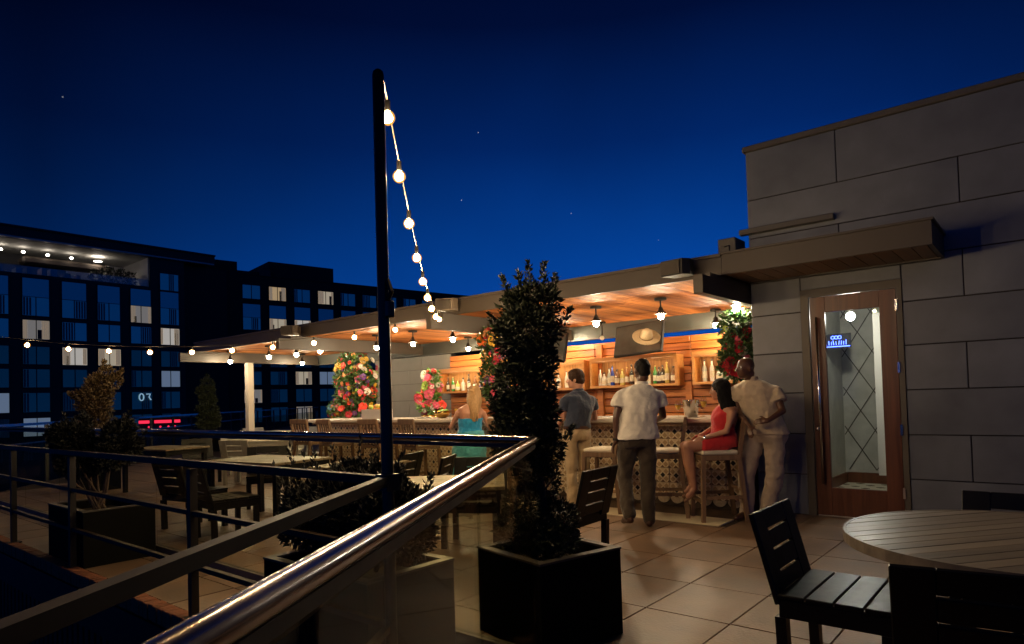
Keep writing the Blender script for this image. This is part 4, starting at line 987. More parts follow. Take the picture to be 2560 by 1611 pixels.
bl = [(R2*u+V((0, 0, z-.7)), (a, a*.8, b)) for u, z, a, b in ((.02, 2.15, .36, .26), (.06, 1.85, .44, .28), (.06, 1.55, .43, .26), (-.02, 1.28, .42, .24), (-.06, 1.02, .40, .22), (-.30, 1.2, .22, .25))]
crown(f1, [(c, (q[0]*1.08, q[1]*1.1, q[2]*1.08)) for c, q in bl], 5600, .085, M_LEAFB, 31, [], .2, asp=2)
flowers(f1, bl, 235, [0, 0, 1, 2, 2, 3, 5, 5, 7, 8, 5, 1, 9, 0], 32, .30, .75); flowers(f1, bl, 12, [1, 2, 3, 0, 1], 35, 1.2, 1.6)
flowers(f1, [(c+R2*.14, r_) for c, r_ in bl[:3]], 50, [4, 6, 3, 6, 4, 7], 33, .4, .85, V((.95, -.2, .2)))
MB().tube([(0, 0, -.7), (0, 0, 1.3)], .05, 8).obj('support_post', M_BLACKM, f1)
f3 = thing('flower_column', 'flower column with large red and orange blooms behind the dark shrub', 'flowers', (-6.62, 7.62, 1.1), 0, 'colourful flower columns around the bar')
bl = [(R2*u+V((0, 0, z-1.1)), (a, a*.8, b)) for u, z, a, b in ((-.05, 2.28, .24, .2), (.05, 2.05, .26, .2), (.0, 1.8, .26, .2), (.05, 1.55, .28, .2), (.12, 1.32, .26, .18))]
crown(f3, [(c, (q[0]*1.08, q[1]*1.1, q[2]*1.08)) for c, q in bl], 3000, .08, M_LEAFB, 41, [], .2, asp=2); flowers(f3, bl, 130, [0, 7, 1, 8, 1, 3, 3, 5, 6, 0], 42, .38, 1.0)
MB().tube([(0, 0, 0), (0, 0, 1.3)], .04, 8).obj('support_post', M_BLACKM, f3)
f4 = thing('flower_column', 'dark red flower garland with green palm top beside the clad wall', 'flowers', (-2.96, 8.0, 1.6), 0, 'colourful flower columns around the bar')
bl = [(R2*u+V((0, 0, z-1.6)), (a, a, b)) for u, z, a, b in ((-.06, 2.22, .17, .15), (-.02, 2.0, .18, .16), (-.08, 1.82, .17, .14), (-.10, 1.66, .16, .12), (.05, 1.9, .13, .2))]
crown(f4, [(c, (q[0]*1.1, q[1]*1.1, q[2]*1.1)) for c, q in bl], 2400, .075, M_LEAFB, 51, [], .2, asp=2); flowers(f4, bl, 42, [0, 0, 2, 7, 4, 6, 0, 0], 52, .4, .95); palmfronds(f4, R2*-.05+V((0, 0, .68)), 16, .34, 53)
MB().tube([R2*.04+V((0, 0, -.5)), R2*.04+V((0, 0, .8))], .03, 8).obj('support_post', M_BLACKM, f4)
f2 = thing('flower_bouquet', 'white, red and green bouquet in a bowl on the bar by the first niche', 'flowers', (-9.45, 8.85, .92), 0)
bl = [(R2*u+V((0, 0, z-.92)), (a, a, b)) for u, z, a, b in ((.05, 1.85, .15, .14), (.05, 1.65, .18, .14), (-.02, 1.45, .22, .14), (.0, 1.28, .24, .12))]
crown(f2, bl, 1100, .085, mat('leaf_lime', (.12, .26, .05), .4, var=.4, scale=30), 61, [], .3, asp=2); flowers(f2, bl, 74, [0, 7, 6, 6, 4, 2, 7], 62, .5, 1.1); palmfronds(f2, R2*.02+V((0, 0, .95)), 9, .34, 63)
MB().lathe([(.09, 0), (.17, .08), (.19, .2), (.175, .2), (.15, .08), (.08, .02)], 20).obj('bowl', mat('brass', (.62, .40, .12), .25, 1.0), f2, True)

# ------------------------------------------------------------------ bottles in the niches
prof = {'wine': [(.036, 0), (.037, .01), (.037, .17), (.030, .205), (.0135, .235), (.013, .285), (.015, .287), (.015, .30), (.012, .302)],
        'square': [(.043, 0), (.044, .01), (.044, .15), (.040, .175), (.016, .20), (.015, .245), (.019, .247), (.019, .275), (.015, .277)],
        'tall': [(.033, 0), (.034, .012), (.036, .20), (.026, .24), (.014, .26), (.014, .32), (.017, .322), (.017, .345), (.012, .347)],
        'squat': [(.05, 0), (.055, .02), (.055, .11), (.035, .15), (.016, .17), (.015, .21), (.02, .212), (.02, .235), (.015, .237)]}
def bmat(n, c, cap=False): return mat('bottle_'+n, c, .12, spec=.7, coat=.5)
BC = {'clear': (.48, .50, .44), 'green': (.04, .26, .05), 'blue': (.02, .06, .42), 'amber': (.26, .09, .02), 'dark': (.03, .025, .018), 'yellow': (.50, .42, .12), 'white': (.70, .70, .64), 'brown': (.14, .06, .025)}
bcache = {}
def bottle(shape, col, x, y, z, label, group, lab=True):
    t = None; k = (shape, col)
    if k not in bcache:
        p = prof[shape]; r = p[2][0]; h = p[-1][1]
        a = MB(); a.lathe(p[:-3], 12); m0 = a.mesh('bottle_glass', bmat(col, BC[col]), True)
        b = MB(); b.lathe(p[-4:], 10); m1 = b.mesh('cap', mat('cap_'+('gold' if col in ('amber', 'yellow', 'green') else 'dark'), (.5, .34, .08) if col in ('amber', 'yellow', 'green') else (.06, .05, .05), .35), True)
        c = MB(); c.lathe([(r+.0012, p[2][1]*.28), (r+.0014, p[2][1]*.82)], 14); m2 = c.mesh('paper_label', mat('paper_label_cream', (.62, .55, .40), .7, var=.25, scale=60))
        bcache[k] = (m0, m1, m2)
    t = thing('bottle', label, 'bottle', (x, y, z), rng.uniform(0, 6), group)
    link('bottle_glass', bcache[k][0], t); link('cap', bcache[k][1], t)
    if lab: link('paper_label', bcache[k][2], t)
def nb(c): return -6.232+(c-770)*.001511
A_ = [('wine', 'white', 820), ('squat', 'white', 872), ('wine', 'clear', 940), ('tall', 'blue', 982), ('square', 'brown', 1042), ('square', 'yellow', 1112), ('wine', 'amber', 1172), ('tall', 'dark', 1232), ('square', 'amber', 1300), ('wine', 'blue', 1372), ('tall', 'clear', 1445), ('wine', 'green', 1522), ('square', 'dark', 1568), ('wine', 'dark', 1612), ('tall', 'yellow', 1662), ('square', 'brown', 1738)]
for i, (s, c, x) in enumerate(A_): bottle(s, c, nb(x), 9.85, 1.566, '%s %s bottle in the wide middle niche, %s from its left' % (c, s, ORD[i] if i < 13 else ('fourteenth', 'fifteenth', 'sixteenth')[i-13]), 'bottles in the wide middle niche')
for i, (s, c, x) in enumerate((('tall', 'clear', -4.24), ('tall', 'white', -4.12), ('squat', 'clear', -4.0), ('wine', 'white', -3.86), ('wine', 'green', -3.70), ('square', 'amber', -3.5), ('tall', 'dark', -3.3))): bottle(s, c, x, 9.85, 1.566, '%s %s bottle in the right niche, %s from its left' % (c, s, ORD[i]), 'bottles in the right niche')
for i, (s, c, x) in enumerate((('wine', 'dark', -7.9), ('tall', 'amber', -7.72), ('squat', 'green', -7.5), ('wine', 'blue', -7.22), ('square', 'white', -7.06), ('wine', 'white', -6.88), ('tall', 'clear', -6.72), ('squat', 'white', -6.56))): bottle(s, c, x, 9.85, 1.556, '%s %s bottle in the niche behind the navy shirted man, %s from its left' % (c, s, ORD[i]), 'bottles in the niche behind the navy shirt')
for i, (s, c, x) in enumerate((('wine', 'dark', -9.95), ('wine', 'green', -9.80), ('squat', 'yellow', -9.66), ('square', 'clear', -9.5), ('tall', 'dark', -9.34), ('wine', 'brown', -9.16), ('wine', 'dark', -9.0), ('tall', 'brown', -8.82), ('wine', 'amber', -8.64))): bottle(s, c, x, 9.85, 1.581, '%s %s bottle in the leftmost niche, %s from its left' % (c, s, ORD[i]), 'bottles in the leftmost niche')

# ------------------------------------------------------------------ things on the counter
CZ = 1.1005
bk = thing('ice_bucket', 'shiny steel bucket on the counter left of the woman in red', 'bucket', (-3.42, 7.50, CZ))
MB().lathe([(.075, 0), (.08, .01), (.10, .20), (.105, .21), (.098, .21), (.075, .02)], 20).obj('bucket_body', M_STEELR, bk, True)
q = MB(); q.tube([(.10, 0, .17), (.135, 0, .17), (.135, 0, .12), (.095, 0, .12)], .007, 6); q.tube([(-.10, 0, .17), (-.135, 0, .17), (-.135, 0, .12), (-.095, 0, .12)], .007, 6); q.obj('bucket_handle', M_STEELR, bk)
M_WG = glass('glassware', (.95, .95, .9), .12)
def wineglass(x, y, label, col=None, tall=False):
    t = thing('wine_glass', label, 'glass', (x, y, CZ), 0, 'glasses on the bar counter'); h = 1.25 if tall else 1
    MB().lathe([(.035, 0), (.034, .004), (.005, .01), (.004, .08*h), (.02, .095*h), (.037, .13*h), (.036, .17*h), (.03, .20*h)], 16).obj('glass_bowl', M_WG, t, True)
    if col: MB().lathe([(.004, .092*h), (.019, .098*h), (.034, .13*h), (.0345, .15*h)], 14).obj('drink', mat('drink_'+col, {'gold': (.7, .4, .05), 'red': (.3, .02, .02)}[col], .1), t, True)
wineglass(-3.24, 7.46, 'tall flute glass right of the steel bucket', 'gold', True); wineglass(-3.56, 7.44, 'wine glass left of the steel bucket', 'gold'); wineglass(-3.33, 7.62, 'wine glass behind the steel bucket', 'red'); wineglass(-4.82, 7.42, 'wine glass by the white menu boards', 'gold')
wineglass(-7.4, 7.5, 'wine glass left of the blonde woman', 'gold'); wineglass(-6.0, 7.42, 'wine glass in front of the shrub-hidden guest', 'red')
for i, (x, y, rz, lb) in enumerate(((-4.72, 7.62, 8, 'white menu board lying flat between the two men'), (-4.42, 7.50, -14, 'white menu board with dark print overlapping its neighbour'), (-2.98, 7.66, 5, 'white menu board lying beside the woman in red'), (-6.9, 7.6, 20, 'white menu board by the blonde woman'))):
    t = thing('menu_board', lb, 'menu', (x, y, CZ), R(rz), 'menu boards on the counter'); MB().box(-.14, -.2, 0, .14, .2, .006).obj('board', M_WHITE, t)
    for k in range(6): MB().box(-.10, -.15+.05*k, .006, .02+.08*((k*7) % 3)/2, -.137+.05*k, .0068).obj('print_line', M_BLACKM, t)
cr = thing('fruit_crate', 'white crate heaped with limes and oranges at the left counter end', 'crate', (-9.35, 7.46, CZ), R(4))
q = MB(); q.box(-.24, -.15, 0, .24, -.135, .17); q.box(-.24, .135, 0, .24, .15, .17); q.box(-.24, -.135, 0, -.225, .135, .17); q.box(.225, -.135, 0, .24, .135, .17); q.box(-.225, -.135, 0, .225, .135, .02); q.obj('crate_box', M_WHITE, cr)
fr = {'lime': mat('lime_skin', (.22, .40, .05), .4), 'orange': mat('orange_skin', (.75, .26, .03), .5), 'lemon': mat('lemon_skin', (.72, .58, .08), .45)}
fmesh = {k: MB().ball((0, 0, 0), .04, 10).mesh(k, m, True) for k, m in fr.items()}
for i in range(26): k = rng.choice(list(fr)); link(k, fmesh[k], cr, (rng.uniform(-.19, .19), rng.uniform(-.1, .1), .15+.05*(i % 2)+rng.uniform(0, .03)))
bo = thing('brass_bowl', 'brass bowl of garnish on the counter left of the blonde woman', 'bowl', (-7.85, 7.62, CZ))
MB().lathe([(.06, 0), (.12, .05), (.15, .12), (.14, .12), (.10, .045), (.05, .012)], 20).obj('bowl_body', mat('brass', (.62, .40, .12), .25, 1.0), bo, True)
for i in range(9): link('lime', fmesh['lime'], bo, (rng.uniform(-.08, .08), rng.uniform(-.08, .08), .09+.02*(i % 2)))
na = thing('napkin_stack', 'loose white napkins and petals left of the brass bowl', 'napkins', (-8.25, 7.55, CZ))
for i in range(6): q = MB(); q.box(-.09, -.09, .004*i, .09, .09, .004*i+.003, m=Matrix.Rotation(rng.uniform(-.5, .5), 4, 'Z')); q.obj('napkin', M_WHITE, na)
reg = thing('cash_register', 'small grey register screen on the back counter behind the woman in red', 'register', (-3.15, 8.85, .92), R(20))
MB().bevbox(-.16, -.12, 0, .16, .12, .12, .01).obj('register_base', M_TRIM, reg); q = MB(); q.bevbox(-.19, -.015, .10, .19, .015, .34, .008, m=Matrix.Rotation(R(-14), 4, 'X')); q.obj('register_screen', mat('register_grey', (.3, .3, .28), .4), reg)
# ------------------------------------------------------------------ people
UP = V((0, 0, 1))
class Body(MB):
    def cap(s, a, ra, b, rb, n=14):
        """tapered limb segment with round ends"""
        a, b = V(a), V(b); d = b-a; L_ = d.length; d.normalize(); x = d.cross(UP)
        if x.length < 1e-3: x = d.cross(V((1, 0, 0)))
        x.normalize(); y = d.cross(x); rings = []
        for t in (-80, -50, -20): rings.append((a+d*ra*math.sin(R(t)), ra*math.cos(R(t))))
        for t in (20, 50, 80): rings.append((b+d*rb*math.sin(R(t)), rb*math.cos(R(t))))
        k = len(s.v); s.v += [tuple(c+(x*math.cos(2*PI*j/n)+y*math.sin(2*PI*j/n))*r) for c, r in rings for j in range(n)]
        m = len(rings); fs = [(k+i*n+j, k+i*n+(j+1) % n, k+(i+1)*n+(j+1) % n, k+(i+1)*n+j) for i in range(m-1) for j in range(n)]
        fs += [tuple(range(k, k+n))[::-1], tuple(range(k+(m-1)*n, k+m*n))]; s.f += fs; s.mi += [0]*len(fs); return s
    def loft(s, secs, n=20):
        """stack of (centre, right axis, forward axis, half width, half depth)"""
        k = len(s.v)
        for c, rx, fx, w, d in secs: s.v += [tuple(c+rx*(w*math.copysign(abs(math.cos(t))**.85, math.cos(t)))+fx*(d*math.copysign(abs(math.sin(t))**.85, math.sin(t)))) for t in [2*PI*j/n for j in range(n)]]
        m = len(secs); fs = [(k+i*n+j, k+i*n+(j+1) % n, k+(i+1)*n+(j+1) % n, k+(i+1)*n+j) for i in range(m-1) for j in range(n)]
        fs += [tuple(range(k, k+n))[::-1], tuple(range(k+(m-1)*n, k+m*n))]; s.f += fs; s.mi += [0]*len(fs); return s
def skin_mesh(name, body, m, parent, voxel=.011, smooth=6, fac=.5, folds=0., fscale=.1, stretch=None):
    me = bpy.data.meshes.new(name); me.from_pydata(body.v, [], body.f); me.update()
    bm = bmesh.new(); bm.from_mesh(me); bmesh.ops.recalc_face_normals(bm, faces=bm.faces); bm.to_mesh(me); bm.free()
    o = bpy.data.objects.new(name, me); COL.objects.link(o)
    r = o.modifiers.new('r', 'REMESH'); r.mode = 'VOXEL'; r.voxel_size = voxel; r.use_smooth_shade = True
    sm = o.modifiers.new('s', 'SMOOTH'); sm.iterations = smooth; sm.factor = fac
    if folds:
        t = bpy.data.textures.new('folds', 'CLOUDS'); t.noise_scale = fscale; t.noise_depth = 1
        dm = o.modifiers.new('d', 'DISPLACE'); dm.texture = t; dm.strength = folds; dm.mid_level = .5; dm.texture_coords = 'LOCAL'
    dg = bpy.context.evaluated_depsgraph_get(); ev = o.evaluated_get(dg); nm = bpy.data.meshes.new_from_object(ev)
    nm.materials.clear(); nm.materials.append(m); nm.polygons.foreach_set('use_smooth', [True]*len(nm.polygons)); nm.update()
    o.modifiers.clear(); o.data = nm; bpy.data.meshes.remove(me)
    if parent: o.parent = parent
    return o
def hand(b, w, d, palmn, size=1.0, curl=.35, thumb=1):
    """palm plus five bent fingers; d = pointing direction, palmn = palm normal"""
    d = d.normalized(); s = d.cross(palmn).normalized(); n = s.cross(d); k = size
    pc = w+d*.045*k
    b.cap(w, .024*k, w+d*.03*k, .026*k, 10)
    for q in (-.027, -.009, .009, .027): b.cap(w+d*.02*k+s*q*.7*k, .016*k, w+d*.085*k+s*q*k, .0125*k, 8)
    for q, l in ((-.029, .062), (-.010, .078), (.010, .074), (.028, .058)):
        a = w+d*.088*k+s*q*k; d1 = (d*math.cos(curl)+n*math.sin(curl)).normalized(); e = a+d1*l*.5*k; d2_ = (d*math.cos(curl*2.4)+n*math.sin(curl*2.4)).normalized()
        b.cap(a, .0105*k, e, .0095*k, 8); b.cap(e, .0095*k, e+d2_*l*.55*k, .008*k, 8)
    a = w+d*.03*k-s*.026*k*thumb; e = a+(d*.6-s*.75*thumb+n*.3).normalized()*.042*k; b.cap(a, .014*k, e, .0115*k, 8); b.cap(e, .0115*k, e+(d*.9-s*.25*thumb+n*.25).normalized()*.03*k, .009*k, 8)
def head(b, c, f, up, k=1.0, female=False):
    f = f.normalized(); up = (up-f*up.dot(f)).normalized(); r = f.cross(up); M = Matrix((r, f, up)).transposed()
    P = lambda x, y, z: c+(r*x+f*y+up*z)*k
    b.ball(P(0, -.012, .022), (.077*k, .097*k, .092*k), 18, 0, M); b.ball(P(0, .020, -.040), (.060*k, .068*k, .080*k), 16, 0, M)
    b.ball(P(0, .058, -.092), (.030*k, .026*k, .024*k), 10, 0, M)
    b.ball(P(0, .068, .022), (.052*k, .022*k, .018*k), 10, 0, M)
    b.cap(P(0, .084, .012), .010*k, P(0, .108, -.028), .0155*k, 8)
    for s in (-1, 1):
        b.ball(P(s*.036, .062, -.022), (.022*k, .022*k, .026*k), 8, 0, M); b.ball(P(s*.012, .098, -.034), .009*k, 6)
        b.ball(P(s*.079, -.012, -.012), (.011*k, .022*k, .034*k), 10, 0, M)
    b.ball(P(0, .084, -.062), (.026*k, .013*k, .008*k), 8, 0, M); b.ball(P(0, .080, -.073), (.023*k, .013*k, .008*k), 8, 0, M)
    b.ball(P(0, -.06, -.07), (.05*k, .045*k, .06*k), 10, 0, M)
    return P, M
M_EYEW = mat('eye_white', (.75, .73, .70), .2); M_EYED = mat('eye_dark', (.02, .012, .008), .15)
SK_F = mat('skin_fair', (.52, .27, .18), .5, var=.08, scale=10); SK_T = mat('skin_tan', (.46, .225, .135), .5, var=.08, scale=10)
SK_D = mat('skin_deep', (.085, .038, .021), .42, var=.12, scale=10, spec=.6); SK_B = mat('skin_brown', (.105, .047, .026), .42, var=.12, scale=10, spec=.6)
def fabric(n, c, **k): return mat(n, c, .85, var=.12, scale=14, bump=.75, bscale=17, sheen=.3, **k)
def person(label, P, F, J, skin, gender='m', k=1.0, girth=1.0, shirt=None, sleeve=.6, trousers=None, shoes=None, hair=None, hairstyle='short', belt=None, collar=False, hem=None, hipw=1.0, extra=None):
    """J: joints as (u, v, z) in the compass frame R2/V2 around P"""
    X = {n: R2*a[0]+V2*a[1]+UP*a[2] for n, a in J.items() if n not in ('face',)}
    F = (R2*F[0]+V2*F[1]).normalized(); Rt = F.cross(UP); ff = J['face']; fd = R2*ff[0]+V2*ff[1]+UP*ff[2]
    t = thing('person', label, 'person', (P[0], P[1], J.get('floor', (0, 0, .003))[2] if False else 0.003))
    g = girth; b = Body(); nk, ch, pv = X['neck'], X['chest'], X['pelvis']
    sh = (X['sr']-X['sl']); srt = sh.normalized(); sfw = UP.cross(srt).normalized()
    if sfw.dot(F) < 0: sfw = -sfw
    wd = .165*k*g; dp = .105*k*g; fe = gender == 'f'
    Pf, M = head(b, X['head'], fd, UP, k)
    b.cap(nk-UP*.03, .056*k if not fe else .046*k, X['head']-UP*.06*k-fd.normalized()*.012, .052*k if not fe else .043*k)
    ax = (nk-pv).normalized()
    sw = sh.length/2; ms = (X['sl']+X['sr'])/2
    def torso(bb, off, top=True, z0=0., flare=0.):
        secs = []
        for tt, w, d in ((-.16, .165*hipw, .115), (-.02, .178*hipw, .125), (.12, .165*hipw, .118 if not fe else .105), (.32, .150 if not fe else .125, .112 if not fe else .095), (.55, .165 if not fe else .140, .118 if not fe else .11), (.74, sw*.93/(k*g), .118), (.87, sw*.97/(k*g), .098), (.94, sw*.66/(k*g), .080), (1.0, .062, .058)):
            if tt < z0 or (not top and tt > .9): continue
            c = pv+(nk-pv)*tt; c += (ch-(pv+(nk-pv)*.62))*max(0, 1-abs(tt-.62)/.5)
            if tt > .7 and tt < .96: mz = c.z; c = c.lerp(V((ms.x, ms.y, c.z)), .8); c.z = mz
            rr = Rt.lerp(srt, min(1, max(0, tt*1.4))).normalized(); f_ = UP.cross(rr); f_ = f_ if f_.dot(F) > 0 else -f_
            fl = flare*max(0, .5-tt)*1.6
            secs.append((c, rr, f_, (w*k*g+off+fl), (d*k*g+off+fl)))
        bb.loft(secs)
    torso(b, 0)
    ua, fa = (.047, .030) if not fe else (.042, .026)
    for s in 'lr':
        S, E, Wr = X['s'+s], X['e'+s], X['w'+s]; inn = (nk-S).normalized()
        b.cap(nk+(S-nk)*.4-UP*.045, .048*k, S-UP*.048, .046*k*(.95 if fe else 1)); b.cap(S-UP*.055, ua*1.02*k*min(g, 1.1), E, ua*.82*k); b.cap(E, ua*.86*k, Wr, fa*.86*k)
        hd = (X['h'+s]-Wr) if 'h'+s in X else (Wr-E); pn = (pv-Wr); pn = (pn-hd.normalized()*pn.dot(hd.normalized())); pn = pn.normalized() if pn.length > .01 else F
        hand(b, Wr, hd, pn, k*.96*(.9 if fe else 1), .4, 1 if s == 'l' else -1)
        H, K, A, T = X['p'+s], X['k'+s], X['a'+s], X['t'+s]
        b.cap(H, .088*k*g, K, .057*k*g); b.cap(K, .055*k*g, A+(K-A)*.55, .056*k*g); b.cap(A+(K-A)*.6, .056*k*g, A, .036*k); b.cap(A, .038*k, T+(A-T).normalized()*.03+UP*.0, .032*k)
    o = skin_mesh('body', b, skin, t, .0105, 4)
    for s in (-1, 1):
        e = MB(); e.ball(Pf(s*.033, .071, .004), .0115*k, 8); e.ball(Pf(s*.033, .0795, .004), .006*k, 6, 1); e.obj('eye', [M_EYEW, M_EYED], t, True)
    if shirt:
        b = Body(); h0 = hem if hem is not None else -.02
        torso(b, .016*k, True, h0 if h0 > -.3 else -.16, .02 if not belt else 0)
        for s in 'lr':
            S, E = X['s'+s], X['e'+s]; inn = (nk-S).normalized(); e = S+(E-S)*sleeve
            b.cap(nk+(S-nk)*.35-UP*.040, .062*k, S-UP*.044, .063*k); b.loft([(S+(E-S)*q, *(lambda d: (d.cross(F).normalized(), d.cross(d.cross(F)).normalized()))((E-S).normalized()), (ua+r_)*k*min(g, 1.12), (ua+r_)*k*min(g, 1.12)) for q, r_ in ((.12, .008), (.25, .014), (sleeve*.65, .019), (sleeve, .026))])
        skin_mesh('shirt', b, shirt, t, .0115, 5, .5, .030*k, .11)
        if collar:
            b = Body(); fh = fd.normalized(); b.loft([(nk+UP*q, Rt, F, w*k, d*k) for q, w, d in ((-.035, .082, .078), (.015, .068, .066), (.035, .066, .064))]); skin_mesh('collar', b, shirt, t, .009, 2)
    if trousers:
        b = Body()
        b.loft([(pv+(nk-pv)*tt, Rt, F, w*hipw*k*g+.012, d*k*g+.012) for tt, w, d in ((-.17, .150, .10), (-.08, .172, .122), (.03, .172, .124), (.12, .158, .114), (.16, .156, .112))])
        for s in 'lr':
            H, K, A = X['p'+s], X['k'+s], X['a'+s]; dn = UP*-.025
            b.cap(H+UP*.02, .104*k*g, K, .078*k*g); b.cap(K, .077*k*g, A+(K-A)*.3, .070*k*g); b.cap(A+(K-A)*.3, .070*k*g, A-UP*.005, .064*k*g)
        skin_mesh('trousers', b, trousers, t, .0115, 5, .5, .034*k, .12)
    if belt:
        b = MB(); n = 28; c = pv+(nk-pv)*.135; vs = []
        for z in (-.018, .018): vs += [c+UP*z+Rt*((.158*hipw*k*g+.022)*math.cos(2*PI*j/n))+F*((.114*k*g+.022)*math.sin(2*PI*j/n)) for j in range(n)]
        b.add(vs, [(j, (j+1) % n, n+(j+1) % n, n+j) for j in range(n)]); b.obj('belt', belt, t, True)
    if shoes:
        for s in 'lr':
            A, T = X['a'+s], X['t'+s]; b = Body(); d = (T-A); d.z = 0; d.normalize(); heel = A-d*.045-UP*(A.z-max(.036, A.z-.06)); 
            b.cap(heel, .036*k, T+(A-T)*.25, .041*k); b.cap(T+(A-T)*.25, .041*k, T+d*.02+UP*.003, .030*k); b.cap(A, .045*k, heel+d*.03, .042*k)
            skin_mesh('shoe', b, shoes, t, .009, 3)
    if hair:
        b = Body(); f_ = fd.normalized(); r_ = f_.cross(UP); P_ = Pf
        if hairstyle in ('short', 'crop'):
            q = .006 if hairstyle == 'crop' else .016
            b.ball(P_(0, -.022, .034), ((.078*k+q), (.092*k+q), (.086*k+q)), 18, 0, M)
            b.ball(P_(0, -.070, -.02), (.060*k+q, .042*k+q, .060*k), 12, 0, M)
            if hairstyle == 'short':
                for i in range(26): a = rng.uniform(0, 6.28); rr_ = rng.uniform(0, .06); b.ball(P_(rr_*math.cos(a), -.01+rr_*math.sin(a)*1.2, .105+rng.uniform(-.012, .008)), .016*k, 6)
                b.ball(P_(0, .055, .083), (.055*k, .03*k, .022*k), 10, 0, M)
        else:
            b.ball(P_(0, -.022, .034), (.096*k, .108*k, .100*k), 18, 0, M); L_ = .30 if hairstyle == 'long' else .20; wv = .075 if hairstyle == 'long' else .112
            for i in range(15):
                a = R(165+210*i/14)*-1; x, y = math.sin(a-PI/2) if False else math.cos(R(-15+210*i/14)), -abs(math.sin(R(-15+210*i/14)))*1.0
                if -15+210*i/14 < 0 or -15+210*i/14 > 180: y = .25
                p0 = P_(x*.078, y*.085-.012, .02); p1 = P_(x*.092, y*.105-.018, -.10); p2 = P_(x*wv*(1.1 if hairstyle != 'long' else .85), y*.125-.045, -.10-L_*rng.uniform(.75, 1.05)*.6)
                b.cap(p0, .026*k, p1, .028*k, 8); b.cap(p1, .028*k, p2, .024*k, 8)
                if hairstyle == 'long': b.cap(p2, .024*k, p2+(UP*-.13+r_*rng.uniform(-.03, .02))*k, .012*k, 8)
        skin_mesh('hair', b, hair, t, .009, 3, .5, .012, .02)
    if extra: extra(t, X, F, Rt)
    return t
HAIR_B = mat('hair_black', (.006, .005, .004), .6, bump=.5, bscale=90, spec=.2); HAIR_N = mat('hair_brown', (.035, .016, .008), .6, bump=.5, bscale=90, spec=.2)
HAIR_L = mat('hair_blonde', (.42, .25, .10), .45, var=.3, scale=30, bump=.6, bscale=70, stretch=(3, 3, .4))
LEATHER = mat('leather_brown', (.05, .020, .010), .4); LEATHERB = mat('leather_black', (.015, .012, .01), .35)
def watch(t, X, F, Rt):
    d = (X['wl']-X['el']).normalized(); MB().tube([X['wl']-d*.03, X['wl']-d*.005], .034, 14).obj('wrist_watch', M_BLACKM, t)
person('man in a loose white shirt and dark trousers walking to the bar', (-3.40, 6.20), (-.12, 1), dict(
    face=(-.25, 1, .05), head=(.035, .02, 1.645), neck=(.025, .0, 1.49), chest=(.0, -.01, 1.27), pelvis=(-.04, 0, .93), sl=(-.205, 0, 1.425), sr=(.205, .02, 1.415),
    el=(-.262, -.03, 1.14), wl=(-.270, -.03, .905), hl=(-.31, -.06, .85), er=(.262, .09, 1.15), wr=(.215, .33, 1.08), pl=(-.135, 0, .90), pr=(.055, 0, .90), kl=(-.175, .07, .51), kr=(.065, .02, .49),
    al=(-.175, -.13, .16), ar=(.055, .0, .085), tl=(-.20, .02, .05), tr=(.065, .19, .036)), SK_D, 'm', 1.0, 1.13, fabric('shirt_white', (.70, .67, .61)), .58, fabric('trousers_dark', (.040, .027, .016)), LEATHER, HAIR_B, 'crop', None, True, -.02, 1.0, watch)
person('man in a navy shirt and khaki trousers with a brown belt, head turned left', (-4.645, 6.825), (-.50, .87), dict(
    face=(-.96, .26, -.02), head=(.0, -.02, 1.605), neck=(.04, .0, 1.455), chest=(.055, -.01, 1.24), pelvis=(.005, 0, .93), sl=(-.125, -.10, 1.395), sr=(.225, .13, 1.375),
    el=(-.165, -.02, 1.12), wl=(-.215, .17, 1.02), hl=(-.255, .26, 1.03), er=(.265, .22, 1.11), wr=(.10, .42, 1.10), pl=(-.085, -.05, .90), pr=(.10, .06, .90), kl=(-.075, -.03, .49), kr=(.085, .07, .49),
    al=(-.085, -.06, .085), ar=(.075, .05, .085), tl=(-.18, .10, .036), tr=(.0, .21, .036)), SK_F, 'm', .985, 1.04, fabric('shirt_navy', (.016, .026, .055)), .62, fabric('trousers_khaki', (.44, .33, .19)), LEATHER, HAIR_N, 'short', LEATHER, True, .10)
person('man in a cream shirt and beige trousers leaning over the seated woman', (-2.55, 7.15), (-.78, -.62), dict(
    face=(-1, -.22, -.02), head=(-.075, -.03, 1.645), neck=(.0, .0, 1.512), chest=(.065, -.01, 1.27), pelvis=(.125, .02, .93), sl=(.21, -.12, 1.425), sr=(-.14, .12, 1.44),
    el=(.225, -.24, 1.17), wl=(.045, -.30, 1.075), hl=(-.05, -.27, 1.07), er=(-.15, .02, 1.16), wr=(-.10, -.16, 1.02), hr=(-.12, -.22, .96), pl=(.20, -.06, .90), pr=(.055, .09, .90), kl=(.175, -.10, .49), kr=(-.085, .03, .49),
    al=(.085, -.06, .085), ar=(-.105, .0, .085), tl=(-.065, -.16, .036), tr=(-.235, -.08, .036)), SK_B, 'm', .995, 1.22, fabric('shirt_cream', (.50, .40, .28)), .62, fabric('trousers_beige', (.40, .32, .24)), LEATHER, None, None, None, True, -.03, 1.10)
